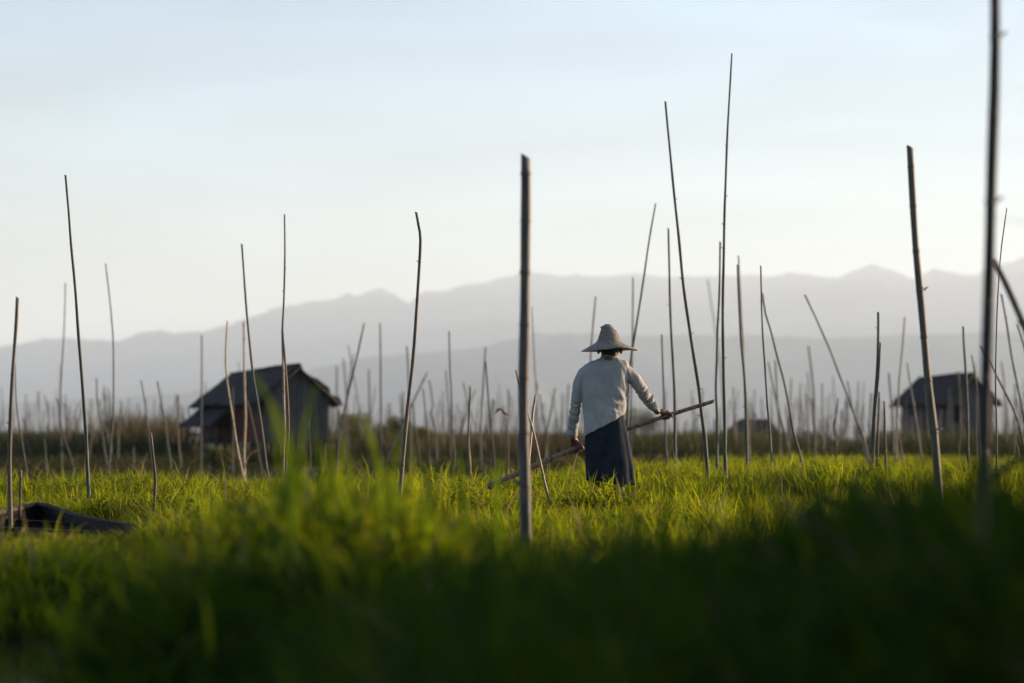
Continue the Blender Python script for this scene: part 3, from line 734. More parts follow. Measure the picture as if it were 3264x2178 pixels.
def shelter():
    c = at(2396, 1396, 128.0); c.z = 0
    root = empty('thatched_shelter', c)
    zt, ze = 1.62, 0.75
    a_, b_ = 1.45, 1.2
    r = 0.62
    P = [(-a_, -b_, ze), (a_, -b_, ze), (a_, b_, ze), (-a_, b_, ze)]
    Rg = [(-r + 0.1, 0, zt), (r + 0.2, 0, zt - 0.02)]
    slab('thatch', root, 'roof', [P[0], P[1], Rg[1], Rg[0]], 0.12, 10, 5, 0.07, 1)
    slab('thatch', root, 'roof', [P[2], P[3], Rg[0], Rg[1]], 0.12, 10, 5, 0.07, 2)
    slab('thatch', root, 'roof', [P[3], P[0], Rg[0], (Rg[0][0], 0.01, zt)], 0.12, 6, 5, 0.07, 3)
    slab('thatch', root, 'roof', [P[1], P[2], (Rg[1][0], 0.01, zt), Rg[1]], 0.12, 6, 5, 0.07, 4)
    for x_ in (-1.2, 0, 1.2):
        for y_ in (-0.95, 0.95):
            v_, f_ = tube([(x_, y_, -0.4), (x_ + random.gauss(0, .03), y_, ze + 0.12)], [0.05, 0.045], 7)
            mesh_obj('post', v_, f_, M['timber'], root)
    part_box('side_wall', root, 'plank', (-1.2, 0.9, -0.2), (2.4, 0, 0), (0, 0.04, 0), (0, 0, 0.95))
    tag(root, 'low thatched shelter far off behind the slim sunlit pole', 'shelter')
shelter()

# ------------------------------------------------------------------ canoe
def canoe():
    def g_(p, d): return at(*D(*p), d)
    sb = [g_((86, 1160), 19.0), g_((110, 1164), 18.75), g_((140, 1174), 18.4), g_((180, 1188), 17.9), g_((230, 1200), 17.3), g_((285, 1208), 16.8), g_((345, 1214), 16.3)]
    pt = [g_((82, 1160), 19.0), g_((62, 1165), 18.75), g_((40, 1170), 18.4), g_((5, 1177), 17.9), g_((-25, 1185), 17.3), g_((-45, 1194), 16.8), g_((-62, 1202), 16.3)]
    for dx, wd, z in ((0.06, 1.0, 0.03), (0.12, 0.80, 0.04), (0.17, 0.35, 0.08), (0.19, 0.05, 0.14)):
        m = (sb[6] + pt[6]) / 2; wv = (sb[6] - pt[6]) / 2
        y_ = sb[-1].y - (0.6 if wd > 0.3 else 0.3)
        sb.append(Vector((m.x + dx + wv.x * wd, y_, z))); pt.append(Vector((m.x + dx - wv.x * wd, y_, z)))
    base = Vector((sb[0].x, sb[0].y, -0.12))
    root = empty('canoe', base)
    prof = [(-1, 1), (-0.97, 0.72), (-0.86, 0.38), (-0.6, 0.12), (0, 0), (0.6, 0.12), (0.86, 0.38), (0.97, 0.72), (1, 1)]
    n = len(prof); ns = len(sb)
    zb = [0.06, -0.02, -0.10, -0.16, -0.19, -0.20, -0.20, -0.20, -0.18, -0.10, 0.06]
    V, F = [], []
    for layer in (0, 1):
        for i in range(ns):
            mid = (sb[i] + pt[i]) / 2 - base; hv = (sb[i] - pt[i]) / 2; hv.z = 0
            for a_, b_ in prof:
                p = mid + hv * a_ * (0.93 if layer else 1.0)
                zt_ = mid.z; z0 = zb[i] + 0.12
                p.z = z0 + (zt_ - z0) * b_ + (0.02 * (1 - b_) if layer else 0)
                V.append(p)
    m = ns * n
    for lay in (0, 1):
        for i in range(ns - 1):
            for k in range(n - 1):
                q = lay * m + i * n + k
                f = (q, q + 1, q + 1 + n, q + n)
                F.append(f if lay else f[::-1])
    for i in range(ns - 1):
        for k in (0, n - 1):
            q = i * n + k
            F.append((q, q + n, q + n + m, q + m))
    mesh_obj('hull', V, F, M['canoe'], root)
    for side in (sb, pt):
        P = resample([p - base + Vector((0, 0, 0.008)) for p in side], 0.15)
        v_, f_ = tube(P, [0.020] * len(P), 8)
        mesh_obj('gunwale', v_, f_, M['rail'], root)
    for i in (3, 5, 7):
        a_, b_ = sb[i] - base, pt[i] - base
        part_box('thwart', root, 'canoe', b_ * 0.96 + a_ * 0.04 - Vector((0, 0, 0.07)), (a_ - b_) * 0.92, (0, 0.13, 0), (0, 0, 0.025))
    v_, f_ = tube([Vector((0, 0.03, sb[0].z + 0.12 - 0.13)), Vector((0, 0.0, sb[0].z + 0.12 - 0.02)), Vector((0, -0.02, sb[0].z + 0.12 + 0.012))], [0.045, 0.042, 0.03], 8)
    mesh_obj('stem_post', v_, f_, M['canoe'], root)
    tag(root, 'dark wooden canoe half hidden in grass at the left edge', 'canoe')
canoe()

# ------------------------------------------------------------------ the man
PS = 921.4
def pc(cx, cy_, y=0.0): return Vector(((cx - 590) / PS, y, (1714 - cy_) / PS))
MAN = Vector(((1940.7 - 1632) / FPX * 20.5, 20.5, 0.0))

def voxel_mesh(parts, vox, smooth=2):
    V, F = [], []
    for v_, f_ in parts:
        k = len(V)
        V += [tuple(p) for p in v_]
        F += [tuple(i + k for i in f) for f in f_]
    me = bpy.data.meshes.new('tmp'); me.from_pydata(V, [], F); me.update()
    bm = bmesh.new(); bm.from_mesh(me); bmesh.ops.recalc_face_normals(bm, faces=bm.faces); bm.to_mesh(me); bm.free()
    o = bpy.data.objects.new('tmp', me); COL.objects.link(o)
    r = o.modifiers.new('r', 'REMESH'); r.mode = 'VOXEL'; r.voxel_size = vox; r.use_smooth_shade = True
    if smooth:
        s = o.modifiers.new('s', 'SMOOTH'); s.factor = 0.5; s.iterations = smooth
    dg = bpy.context.evaluated_depsgraph_get(); dg.update()
    out = bpy.data.meshes.new_from_object(o.evaluated_get(dg))
    bpy.data.objects.remove(o); bpy.data.meshes.remove(me)
    return out

def limb(path, radii, sides=14, sub=0.02):
    """closed tube through points with radii interpolated along it"""
    P = resample(path, sub)
    L = [0.0]
    for i in range(1, len(P)): L.append(L[-1] + (P[i] - P[i - 1]).length)
    K_ = [0.0]
    for i in range(1, len(path)): K_.append(K_[-1] + (Vector(path[i]) - Vector(path[i - 1])).length)
    R = np.interp(np.array(L) / L[-1], np.array(K_) / K_[-1], radii)
    # rounded ends
    p0 = P[0] - (P[1] - P[0]).normalized() * R[0] * 0.6; p1 = P[-1] + (P[-1] - P[-2]).normalized() * R[-1] * 0.6
    P = [p0] + P + [p1]; R = [R[0] * 0.55] + list(R) + [R[-1] * 0.55]
    return tube(P, R, sides)

def loft(rows, sides=40, power=2.3, fold=None):
    """rows: (cy_left, cy_right, x_left, x_right, half depth, centre depth)"""
    V, F = [], []
    for i, (yl, yr, xl, xr, ry, yc) in enumerate(rows):
        for k in range(sides):
            a_ = 2 * math.pi * k / sides
            c, s = math.cos(a_), math.sin(a_)
            c = math.copysign(abs(c) ** (2 / power), c); s = math.copysign(abs(s) ** (2 / power), s)
            m = 1.0 + (fold(i / (len(rows) - 1), a_) if fold else 0)
            u = 0.5 + 0.5 * c * m
            p = pc(xl + (xr - xl) * u, yl + (yr - yl) * u)
            p.y = yc + ry * s * m
            V.append(p)
    n = len(rows)
    for i in range(n - 1):
        for k in range(sides):
            a_ = i * sides + k; b_ = i * sides + (k + 1) % sides
            F.append((a_, a_ + sides, b_ + sides, b_))
    F.append(tuple(range(sides))); F.append(tuple((n - 1) * sides + k for k in range(sides - 1, -1, -1)))
    return V, F

def ball(c, rx, ry, rz, n=16):
    V, F = [], []
    for i in range(1, n):
        t = math.pi * i / n
        for k in range(2 * n):
            a_ = math.pi * k / n
            V.append(Vector(c) + Vector((rx * math.sin(t) * math.cos(a_), ry * math.sin(t) * math.sin(a_), rz * math.cos(t))))
    m = 2 * n
    for i in range(n - 2):
        for k in range(m):
            a_ = i * m + k; b_ = i * m + (k + 1) % m
            F.append((a_, a_ + m, b_ + m, b_))
    F.append(tuple(range(m))); F.append(tuple((n - 2) * m + k for k in range(m - 1, -1, -1)))
    return V, F

POLE = [pc(-354, 1450, 0.03), pc(345, 1152, 0.20), pc(735, 1003, 0.235), pc(1052, 897, 0.255), pc(1435, 778, 0.29)]
def hand(P, a, wrist, u, R, wdir):
    """a fist closed round the pole: metacarpals to four knuckles, three bends per finger, thumb the other way"""
    a = a.normalized(); u = (u - a * u.dot(a)).normalized(); w = a.cross(u)
    if w.dot(wdir) < 0: w = -w
    out = []
    def around(s, deg, r): return P + a * s + u * (math.cos(math.radians(deg)) * r) + w * (math.sin(math.radians(deg)) * r)
    ln = [0.92, 1.0, 0.97, 0.85]
    for k in range(4):
        s = (1.5 - k) * 0.0195
        kn = around(s, 28, R + 0.021)
        wr = wrist + a * s * 0.45
        out.append(limb([wr, (wr + kn) / 2 + u * 0.008, kn], [0.0165, 0.0135, 0.0108], 10, 0.008))
        f = ln[k]
        out.append(limb([kn, around(s, 28 + 45 * f, R + 0.0155), around(s * 0.97, 28 + 100 * f, R + 0.0095), around(s * 0.95, 28 + 150 * f, R + 0.0085), around(s * 0.93, 28 + 190 * f, R + 0.008)],
                        [0.0105, 0.0095, 0.0088, 0.0080, 0.0066], 10, 0.006))
    tb = wrist * 0.62 + around(0.02, -30, R + 0.016) * 0.38
    out.append(limb([tb, around(0.034, -48, R + 0.017), around(0.044, -95, R + 0.0115), around(0.047, -140, R + 0.0095)], [0.0155, 0.0125, 0.0105, 0.0080], 10, 0.006))
    return out

def person():
    root_parts = []
    # head with ears, nose, chin, neck
    hc = pc(598, 366, 0.012)
    root_parts.append(ball(hc, 0.083, 0.099, 0.104))
    root_parts.append(ball(hc + Vector((0, 0.040, -0.055)), 0.056, 0.056, 0.056))
    root_parts.append(ball(hc + Vector((0, 0.100, -0.022)), 0.013, 0.018, 0.022, 8))
    root_parts.append(ball(hc + Vector((0, 0.086, -0.064)), 0.024, 0.012, 0.010, 8))
    for s in (-1, 1):
        root_parts.append(ball(hc + Vector((s * 0.031, 0.083, 0.006)), 0.014, 0.010, 0.009, 8))
        root_parts.append(ball(pc(598 + s * 88, 386, 0.010), 0.014, 0.021, 0.033, 10))
    root_parts.append(limb([pc(596, 385, 0.0), pc(594, 430, -0.012), pc(592, 475, -0.02)], [0.068, 0.067, 0.078]))
    # trunk
    root_parts.append(loft([(452, 452, 520, 664, 0.060, -0.01), (485, 480, 452, 710, 0.074, -0.005), (520, 515, 420, 722, 0.090, 0), (640, 640, 392, 722, 0.108, 0),
                            (760, 760, 404, 704, 0.090, 0), (860, 860, 436, 684, 0.080, 0), (960, 960, 444, 690, 0.086, 0), (1040, 1040, 450, 690, 0.088, 0)]))
    # legs and feet
    for hx, kx, fx, fy in ((482, 480, 478, 0.02), (640, 660, 672, -0.06)):
        root_parts.append(limb([pc(hx + (18 if hx < 560 else -10), 1010, 0), pc(kx, 1330, fy * 0.5 + 0.02), pc(fx, 1660, fy)], [0.074, 0.054, 0.036]))
        root_parts.append(limb([pc(fx, 1680, fy - 0.02), pc(fx - 4, 1695, fy + 0.08), pc(fx - 6, 1703, fy + 0.19)], [0.036, 0.034, 0.022]))
    # arms
    wl_, wr_ = pc(314, 1072, 0.155), pc(982, 868, 0.215)
    root_parts.append(limb([pc(425, 568, 0), pc(358, 655, 0.005), pc(336, 770, 0.02), pc(322, 920, 0.085), wl_], [0.048, 0.043, 0.037, 0.036, 0.0255]))
    root_parts.append(limb([pc(708, 556, 0), pc(796, 624, 0.02), pc(856, 700, 0.06), pc(915, 780, 0.14), wr_], [0.048, 0.043, 0.037, 0.036, 0.0255]))
    ga, gb = POLE[1], POLE[3]
    root_parts += hand(ga, POLE[2] - POLE[0], wl_, Vector((-0.25, -0.35, 0.9)), 0.0238, Vector((0, 1, 0)))
    root_parts += hand(gb, POLE[4] - POLE[2], wr_, Vector((-0.2, -0.42, 0.88)), 0.0195, Vector((0, 1, 0)))
    me = voxel_mesh(root_parts, 0.0034, 2)
    me.name = 'person'
    me.materials.append(M['skin'])
    o = bpy.data.objects.new('person', me); COL.objects.link(o); o.location = MAN
    tag(o, 'man seen from behind in straw hat, pale shirt and dark skirt, gripping a long pole', 'person')

    # hair under the hat
    h = voxel_mesh([ball(hc + Vector((0, -0.012, 0.012)), 0.086, 0.099, 0.097), ball(hc + Vector((0, -0.052, -0.044)), 0.064, 0.047, 0.048)], 0.005, 2)
    co = np.empty(len(h.vertices) * 3); h.vertices.foreach_get('co', co); co = co.reshape(-1, 3)
    co[:, 1] -= 0.004 * (vnoise(co[:, 0] * 260, co[:, 2] * 40, 4) - 0.5)
    h.vertices.foreach_set('co', co.ravel()); h.materials.append(M['hair'])
    ho = bpy.data.objects.new('hair', h); COL.objects.link(ho); ho.parent = o

    # shirt
    pl = [pc(412, 556, 0), pc(357, 650, 0.005), pc(338, 760, 0.015), pc(321, 905, 0.075), pc(309, 1000, 0.12), pc(306, 1040, 0.138)]
    pr = [pc(722, 546, 0), pc(796, 618, 0.02), pc(846, 688, 0.055), pc(910, 772, 0.135), pc(950, 826, 0.185), pc(968, 848, 0.203)]
    trunk = loft([(434, 434, 528, 657, 0.060, -0.012), (447, 447, 516, 668, 0.066, -0.012), (460, 458, 484, 696, 0.078, -0.008), (476, 470, 438, 728, 0.090, -0.004), (500, 488, 396, 752, 0.102, 0), (530, 515, 384, 752, 0.110, 0), (570, 565, 380, 745, 0.118, 0),
                  (640, 640, 377, 738, 0.126, 0), (730, 725, 378, 731, 0.126, 0), (805, 788, 381, 722, 0.124, 0), (880, 824, 386, 717, 0.126, 0), (960, 850, 391, 716, 0.130, 0), (1040, 872, 396, 716, 0.136, 0.002), (1060, 884, 397, 714, 0.136, 0.002)], 56)
    sh = voxel_mesh([trunk, limb(pl, [0.060, 0.050, 0.044, 0.044, 0.0445, 0.044], 18), limb(pr, [0.062, 0.055, 0.053, 0.051, 0.043, 0.034], 18)], 0.0055, 4)
    n = len(sh.vertices)
    co = np.empty(n * 3); sh.vertices.foreach_get('co', co); co = co.reshape(-1, 3)
    no = np.empty(n * 3); sh.vertices.foreach_get('normal', no); no = no.reshape(-1, 3)
    def along(path):
        P = np.array([list(p) for p in resample(path, 0.01)])
        s = np.concatenate([[0], np.cumsum(np.linalg.norm(np.diff(P, axis=0), axis=1))])
        d2 = ((co[:, None, :] - P[None]) ** 2).sum(2)
        k = d2.argmin(1)
        return s[k], np.sqrt(d2[np.arange(n), k]), s[-1]
    dsp = np.zeros(n)
    x, y, z = co[:, 0], co[:, 1], co[:, 2]
    sl, dl, Tl = along(pl)
    sr, dr, Tr = along(pr)
    wr = sstep(0.085, 0.065, dr) * sstep(0.10, 0.17, sr)
    wl2 = sstep(0.075, 0.055, dl) * sstep(0.14, 0.22, sl)
    ang = np.arctan2(y - 0.05, x)
    nz1 = fbm(sr * 14, x * 11 + y * 9, 61, 2)
    cr_ = 1 - 2 * np.abs(np.sin(sr * 62 + 7 * nz1 + 11 * y)) ** 0.75
    dsp += wr * 0.0095 * cr_ * sstep(0.13, 0.26, sr) * (0.35 + 1.0 * vnoise(sr * 18, y * 24, 8))
    dsp += wl2 * 0.0035 * np.sin(sl * 90 + 10 * fbm(sl * 12, y * 14, 62, 2) + 22 * y)
    wt = (1 - wr) * (1 - wl2)
    # drag folds on the back, running down from the shoulders and gathering at the right waist
    q = x * 0.9 + (z - 1.2) * 0.25
    dsp += wt * 0.0075 * (0.5 - np.abs(fbm(q * 15, z * 2.6, 71, 3) - 0.5) * 4)
    qq = (x - 0.13) * 0.55 + (z - 0.93) * 1.0
    near = np.exp(-(((x - 0.10) / 0.11) ** 2 + ((z - 0.99) / 0.10) ** 2))
    dsp += wt * near * 0.0055 * np.sin(qq * 85 + 11 * fbm(x * 13, z * 13, 72, 2)) * (0.3 + 1.2 * vnoise(x * 18 + 3, z * 26, 77))
    arm = np.exp(-(((x - 0.15) / 0.07) ** 2 + ((z - 1.12) / 0.12) ** 2))
    dsp += wt * arm * 0.005 * np.sin((x * 0.8 + z * 0.5) * 90 + 8 * fbm(x * 12, z * 12, 73, 2)) * (0.3 + 1.2 * vnoise(x * 20, z * 14 + 5, 78))
    hem = np.exp(-((z - (pc(0, 1060).z + (x - pc(397, 0).x) / (pc(714, 0).x - pc(397, 0).x) * (pc(0, 884).z - pc(0, 1060).z)) - 0.02) / 0.05) ** 2)
    dsp += wt * hem * 0.004 * np.sin(x * 38 + 3 * np.sin(x * 17) + 12 * y)
    co = co + no * dsp[:, None]
    sh.vertices.foreach_set('co', co.ravel()); sh.materials.append(M['shirt']); sh.update()
    so = bpy.data.objects.new('shirt', sh); COL.objects.link(so); so.parent = o
    v_, f_ = tube([pc(310, 1000, 0.118), pc(309, 1006, 0.12), pc(307, 1030, 0.133), pc(306, 1052, 0.142), pc(306, 1056, 0.143)], [0.040, 0.0475, 0.0475, 0.0465, 0.038], 20)
    mesh_obj('cuff', v_, f_, M['shirt'], so)
    v_, f_ = tube([pc(592, 446, -0.014), pc(592, 441, -0.013), pc(593, 430, -0.011), pc(593, 427, -0.011)], [0.066, 0.0715, 0.069, 0.062], 28)
    mesh_obj('collar', v_, f_, M['shirt'], so)

    # wrapped skirt
    def fold(t, a_):
        back = -math.sin(a_)
        f = 0.022 * t * math.sin(4 * a_ + 1.0 + 2.2 * t) + 0.010 * t * math.sin(9 * a_ + 5 * t) + 0.004 * math.sin(15 * a_ + 9 * t)
        wrap = math.exp(-((a_ - (2 * math.pi - 0.42 + 0.10 * math.sin(7 * t))) / 0.12) ** 2) * 0.05 - math.exp(-((a_ - (2 * math.pi - 0.66)) / 0.12) ** 2) * 0.03
        return f + wrap * (0.35 + 0.65 * t)
    rows = [(850, 850, 430, 690, 0.104, 0), (900, 892, 424, 704, 0.108, 0), (960, 950, 416, 716, 0.113, 0), (1020, 1012, 409, 730, 0.119, 0), (1055, 1050, 404, 738, 0.126, 0), (1100, 1090, 402, 748, 0.136, 0),
            (1200, 1195, 404, 766, 0.146, 0), (1290, 1290, 408, 780, 0.152, 0), (1360, 1380, 412, 784, 0.156, 0), (1400, 1440, 415, 792, 0.16, 0)]
    rr = []
    for i in range(len(rows) - 1):
        for k in range(4):
            t = k / 4
            rr.append(tuple(a_ * (1 - t) + b_ * t for a_, b_ in zip(rows[i], rows[i + 1])))
    rr.append(rows[-1])
    v_, f_ = loft(rr, 120, 2.2, fold)
    f_ = f_[:-1]
    sk = mesh_obj('skirt', v_, f_, M['skirt'], o)
    sm = sk.modifiers.new('thickness', 'SOLIDIFY'); sm.thickness = 0.004; sm.offset = -1

    # straw hat: coiled braid, hollow, a little crooked
    prof = [(181, 6), (184, 20), (191, 33), (204, 43), (222, 54), (245, 66), (272, 77), (300, 88), (318, 98), (332, 113), (344, 134), (355, 158), (366, 182), (376, 203), (383, 219)]
    py_ = np.array([p[0] for p in prof], float); pr_ = np.array([p[1] for p in prof], float)
    s = np.concatenate([[0], np.cumsum(np.hypot(np.diff(py_), np.diff(pr_)))])
    ns, sides = 190, 88
    q = np.linspace(0, s[-1], ns)
    yy, rr_ = np.interp(q, s, py_), np.interp(q, s, pr_)
    ker = np.ones(7) / 7
    yy[3:-3] = np.convolve(yy, ker, 'valid'); rr_[3:-3] = np.convolve(rr_, ker, 'valid')
    ty, tr = np.gradient(yy), np.gradient(rr_)
    ln = np.hypot(ty, tr)
    V, F = [], []
    def hat_pt(i, k, off):
        a_ = 2 * math.pi * k / sides
        coil = 1.7 * abs(math.sin(math.pi * (q[i] / 12.5 + a_ / (2 * math.pi)))) ** 0.6
        rag = (2.2 + 3.0 * max(0, (i - ns + 14) / 14)) * (float(vnoise(k * 0.6, q[i] / 6.0, 91)) - 0.5) + 3.0 * (float(vnoise(k * 0.13, q[i] / 40.0, 92)) - 0.5)
        n_ = off + (coil + rag if off >= 0 else 0)
        r = rr_[i] + n_ * ty[i] / ln[i]
        y_ = yy[i] - n_ * tr[i] / ln[i]
        t = max(0, (320 - y_) / 140)
        cx = 595 - 16 * t ** 1.3
        brim = max(0, (rr_[i] - 120) / 100)
        dz = brim * (5 * math.sin(2 * a_ + 0.8) + 3.5 * math.sin(3 * a_ + 2.0) - 8.5 * math.cos(a_) + 2 * math.sin(7 * a_))
        notch = 14 * math.exp(-((a_ - math.pi * 1.05) / 0.35) ** 2 - ((y_ - 205) / 9) ** 2)
        p = pc(cx, y_ + dz, 0)
        return p + Vector(((r + notch) / PS * math.cos(a_), (r + notch) / PS * math.sin(a_) + 0.008, 0))
    for off in (0.0, -5.0):
        for i in range(ns):
            for k in range(sides): V.append(hat_pt(i, k, off))
    m = ns * sides
    for lay in (0, 1):
        for i in range(ns - 1):
            for k in range(sides):
                a_ = lay * m + i * sides + k; b_ = lay * m + i * sides + (k + 1) % sides
                f = (a_, a_ + sides, b_ + sides, b_)
                F.append(f if lay == 0 else f[::-1])
    for k in range(sides):
        a_ = (ns - 1) * sides + k; b_ = (ns - 1) * sides + (k + 1) % sides
        F.append((a_, a_ + m, b_ + m, b_))
    F.append(tuple(range(sides - 1, -1, -1)))
    F.append(tuple(m + k for k in range(sides)))
    mesh_obj('straw_hat', V, F, M['straw'], o)
    # the long pole in his hands
    P = resample(POLE, 0.03)
    L = [0.0]
    for i in range(1, len(P)): L.append(L[-1] + (P[i] - P[i - 1]).length)
    R = [0.0285 + (0.0160 - 0.0285) * s_ / L[-1] + 0.0006 * math.sin(s_ * 23) for s_ in L]
    v_, f_ = tube(P, R, 14, True, 0.5)
    po = mesh_obj('held_pole', v_, f_, M['held_bamboo']); po.location = MAN
    tag(po, 'long bamboo pole held slanting across the man in both hands', 'pole')
    s_ = 0.12
    while s_ < L[-1] - 0.05:
        i = next(k for k in range(len(L)) if L[k] >= s_)
        c = RING.copy(); COL.objects.link(c); c.parent = po
        c.location = P[i]; c.rotation_mode = 'QUATERNION'
        c.rotation_quaternion = (P[i] - P[i - 1]).normalized().to_track_quat('Z', 'Y')
        c.scale = (R[i] * 1.0, R[i] * 1.0, R[i])
        s_ += 0.235
person()

# ------------------------------------------------------------------ grass, reeds, bushes
def tuft(name, n, h, w, spread, lean, mat, seed, segs=4, dry=0.04, bendy=1.0):
    r = random.Random(seed)
    V, F, MI = [], [], []
    for b in range(n):
        a_ = r.uniform(0, 2 * math.pi); rad = spread * math.sqrt(r.random())
        bx, by = rad * math.cos(a_), rad * math.sin(a_)
        az = r.uniform(0, 2 * math.pi) if r.random() < 0.5 else a_ + r.gauss(0, 0.6)
        hh = h * r.uniform(0.45, 1.1); ww = w * r.uniform(0.6, 1.25)
        ln = lean * r.uniform(0.1, 1.3); bd = bendy * r.uniform(0.1, 1.1)
        dx, dy = math.cos(az), math.sin(az)
        tw = r.uniform(-0.7, 0.7)
        sx, sy = -math.sin(az + tw), math.cos(az + tw)
        k = len(V)
        for s in range(segs + 1):
            t = s / segs
            out = hh * (ln * t + 0.55 * bd * t ** 2.6)
            z = hh * (t - 0.38 * bd * t ** 3.0) * (1 - 0.15 * ln)
            wd = ww * (0.7 + 0.9 * t - 1.55 * t * t) if s < segs else 0
            cx_, cy_ = bx + dx * out, by + dy * out
            if s < segs:
                V += [(cx_ - sx * wd / 2, cy_ - sy * wd / 2, z), (cx_ + sx * wd / 2, cy_ + sy * wd / 2, z)]
            else: V.append((cx_, cy_, z))
        mi = 1 if r.random() < dry else 0
        for s in range(segs - 1):
            q = k + 2 * s; F.append((q, q + 1, q + 3, q + 2)); MI.append(mi)
        q = k + 2 * (segs - 1); F.append((q, q + 1, q + 2)); MI.append(mi)
    me = bpy.data.meshes.new(name); me.from_pydata(V, [], F); me.update()
    me.materials.append(M[mat]); me.materials.append(M['straw_grass'])
    me.polygons.foreach_set('material_index', MI)
    me.polygons.foreach_set('use_smooth', [True] * len(F))
    return bpy.data.objects.new(name, me)

def weed(name, seed, h=0.26, mat='weed'):
    """a leafy herb: stems carrying pointed oval leaves"""
    r = random.Random(seed)
    V, F = [], []
    for st in range(r.randint(4, 6)):
        az = r.uniform(0, 6.283); ln = r.uniform(0.1, 0.5); hh = h * r.uniform(0.6, 1.1)
        for j in range(r.randint(7, 10)):
            t = 0.25 + 0.75 * j / 9
            p = Vector((math.cos(az) * ln * hh * t, math.sin(az) * ln * hh * t, hh * t))
            la = r.uniform(0, 6.283); L_ = 0.055 * r.uniform(0.6, 1.3) * (1.15 - 0.4 * t); up = r.uniform(-0.2, 0.8)
            d = Vector((math.cos(la), math.sin(la), up)).normalized(); s = Vector((-math.sin(la), math.cos(la), r.uniform(-.3, .3))) * L_ * 0.23
            k = len(V)
            V += [p, p + d * L_ * 0.4 + s, p + d * L_ - Vector((0, 0, L_ * 0.2)), p + d * L_ * 0.4 - s]
            F += [(k, k + 1, k + 2, k + 3)]
    me = bpy.data.meshes.new(name); me.from_pydata([tuple(v) for v in V], [], F); me.update(); me.materials.append(M[mat])
    return bpy.data.objects.new(name, me)

def scatter(name, label, pts, rot, scl, idx, sources):
    """one object: a cloud of points with a plant from `sources` on each"""
    lib = bpy.data.collections.new(name + '_plants')
    for i, o in enumerate(sources):
        o.name = '%s_%02d' % (name, i); lib.objects.link(o)
    me = bpy.data.meshes.new(name)
    me.vertices.add(len(pts)); me.vertices.foreach_set('co', np.asarray(pts, np.float32).ravel())
    for nm, ty, key, dat in (('rot', 'FLOAT_VECTOR', 'vector', rot), ('scl', 'FLOAT_VECTOR', 'vector', scl), ('idx', 'INT', 'value', idx)):
        at_ = me.attributes.new(nm, ty, 'POINT'); at_.data.foreach_set(key, np.asarray(dat, np.float32 if key == 'vector' else np.int32).ravel())
    o = bpy.data.objects.new(name, me); COL.objects.link(o)
    ng = bpy.data.node_groups.new(name, 'GeometryNodeTree')
    ng.interface.new_socket('Geometry', in_out='INPUT', socket_type='NodeSocketGeometry')
    ng.interface.new_socket('Geometry', in_out='OUTPUT', socket_type='NodeSocketGeometry')
    N, L = ng.nodes, ng.links
    gi, go = N.new('NodeGroupInput'), N.new('NodeGroupOutput')
    ip = N.new('GeometryNodeInstanceOnPoints')
    ci = N.new('GeometryNodeCollectionInfo'); ci.inputs['Collection'].default_value = lib
    ci.inputs['Separate Children'].default_value = True; ci.inputs['Reset Children'].default_value = True
    def na(nm, ty):
        q = N.new('GeometryNodeInputNamedAttribute'); q.data_type = ty; q.inputs['Name'].default_value = nm
        return next(s for s in q.outputs if s.enabled and s.name == 'Attribute')
    L.new(gi.outputs[0], ip.inputs['Points']); L.new(ci.outputs[0], ip.inputs['Instance'])
    ip.inputs['Pick Instance'].default_value = True
    L.new(na('idx', 'INT'), ip.inputs['Instance Index'])
    e = N.new('FunctionNodeEulerToRotation'); L.new(na('rot', 'FLOAT_VECTOR'), e.inputs[0])
    L.new(e.outputs[0], ip.inputs['Rotation']); L.new(na('scl', 'FLOAT_VECTOR'), ip.inputs['Scale'])
    L.new(ip.outputs[0], go.inputs[0])
    md = o.modifiers.new('scatter', 'NODES'); md.node_group = ng
    tag(o, label, None, None, 'stuff')
    return o

def cells(y0, y1, step, x_of, jitter=0.9):
    """jittered grid of points between two distances, as wide as the view plus a margin"""
    out = []
    y = y0
    while y < y1:
        xa, xb = x_of(y)
        n = max(1, int((xb - xa) / step))
        x = np.linspace(xa, xb, n)
        out.append(np.stack([x + (rng.random(n) - 0.5) * step * jitter, y + (rng.random(n) - 0.5) * step * jitter], 1))
        y += step
    return np.concatenate(out)

view = lambda m_l, m_r: (lambda y: (-0.215 * y - m_l, 0.215 * y + m_r))

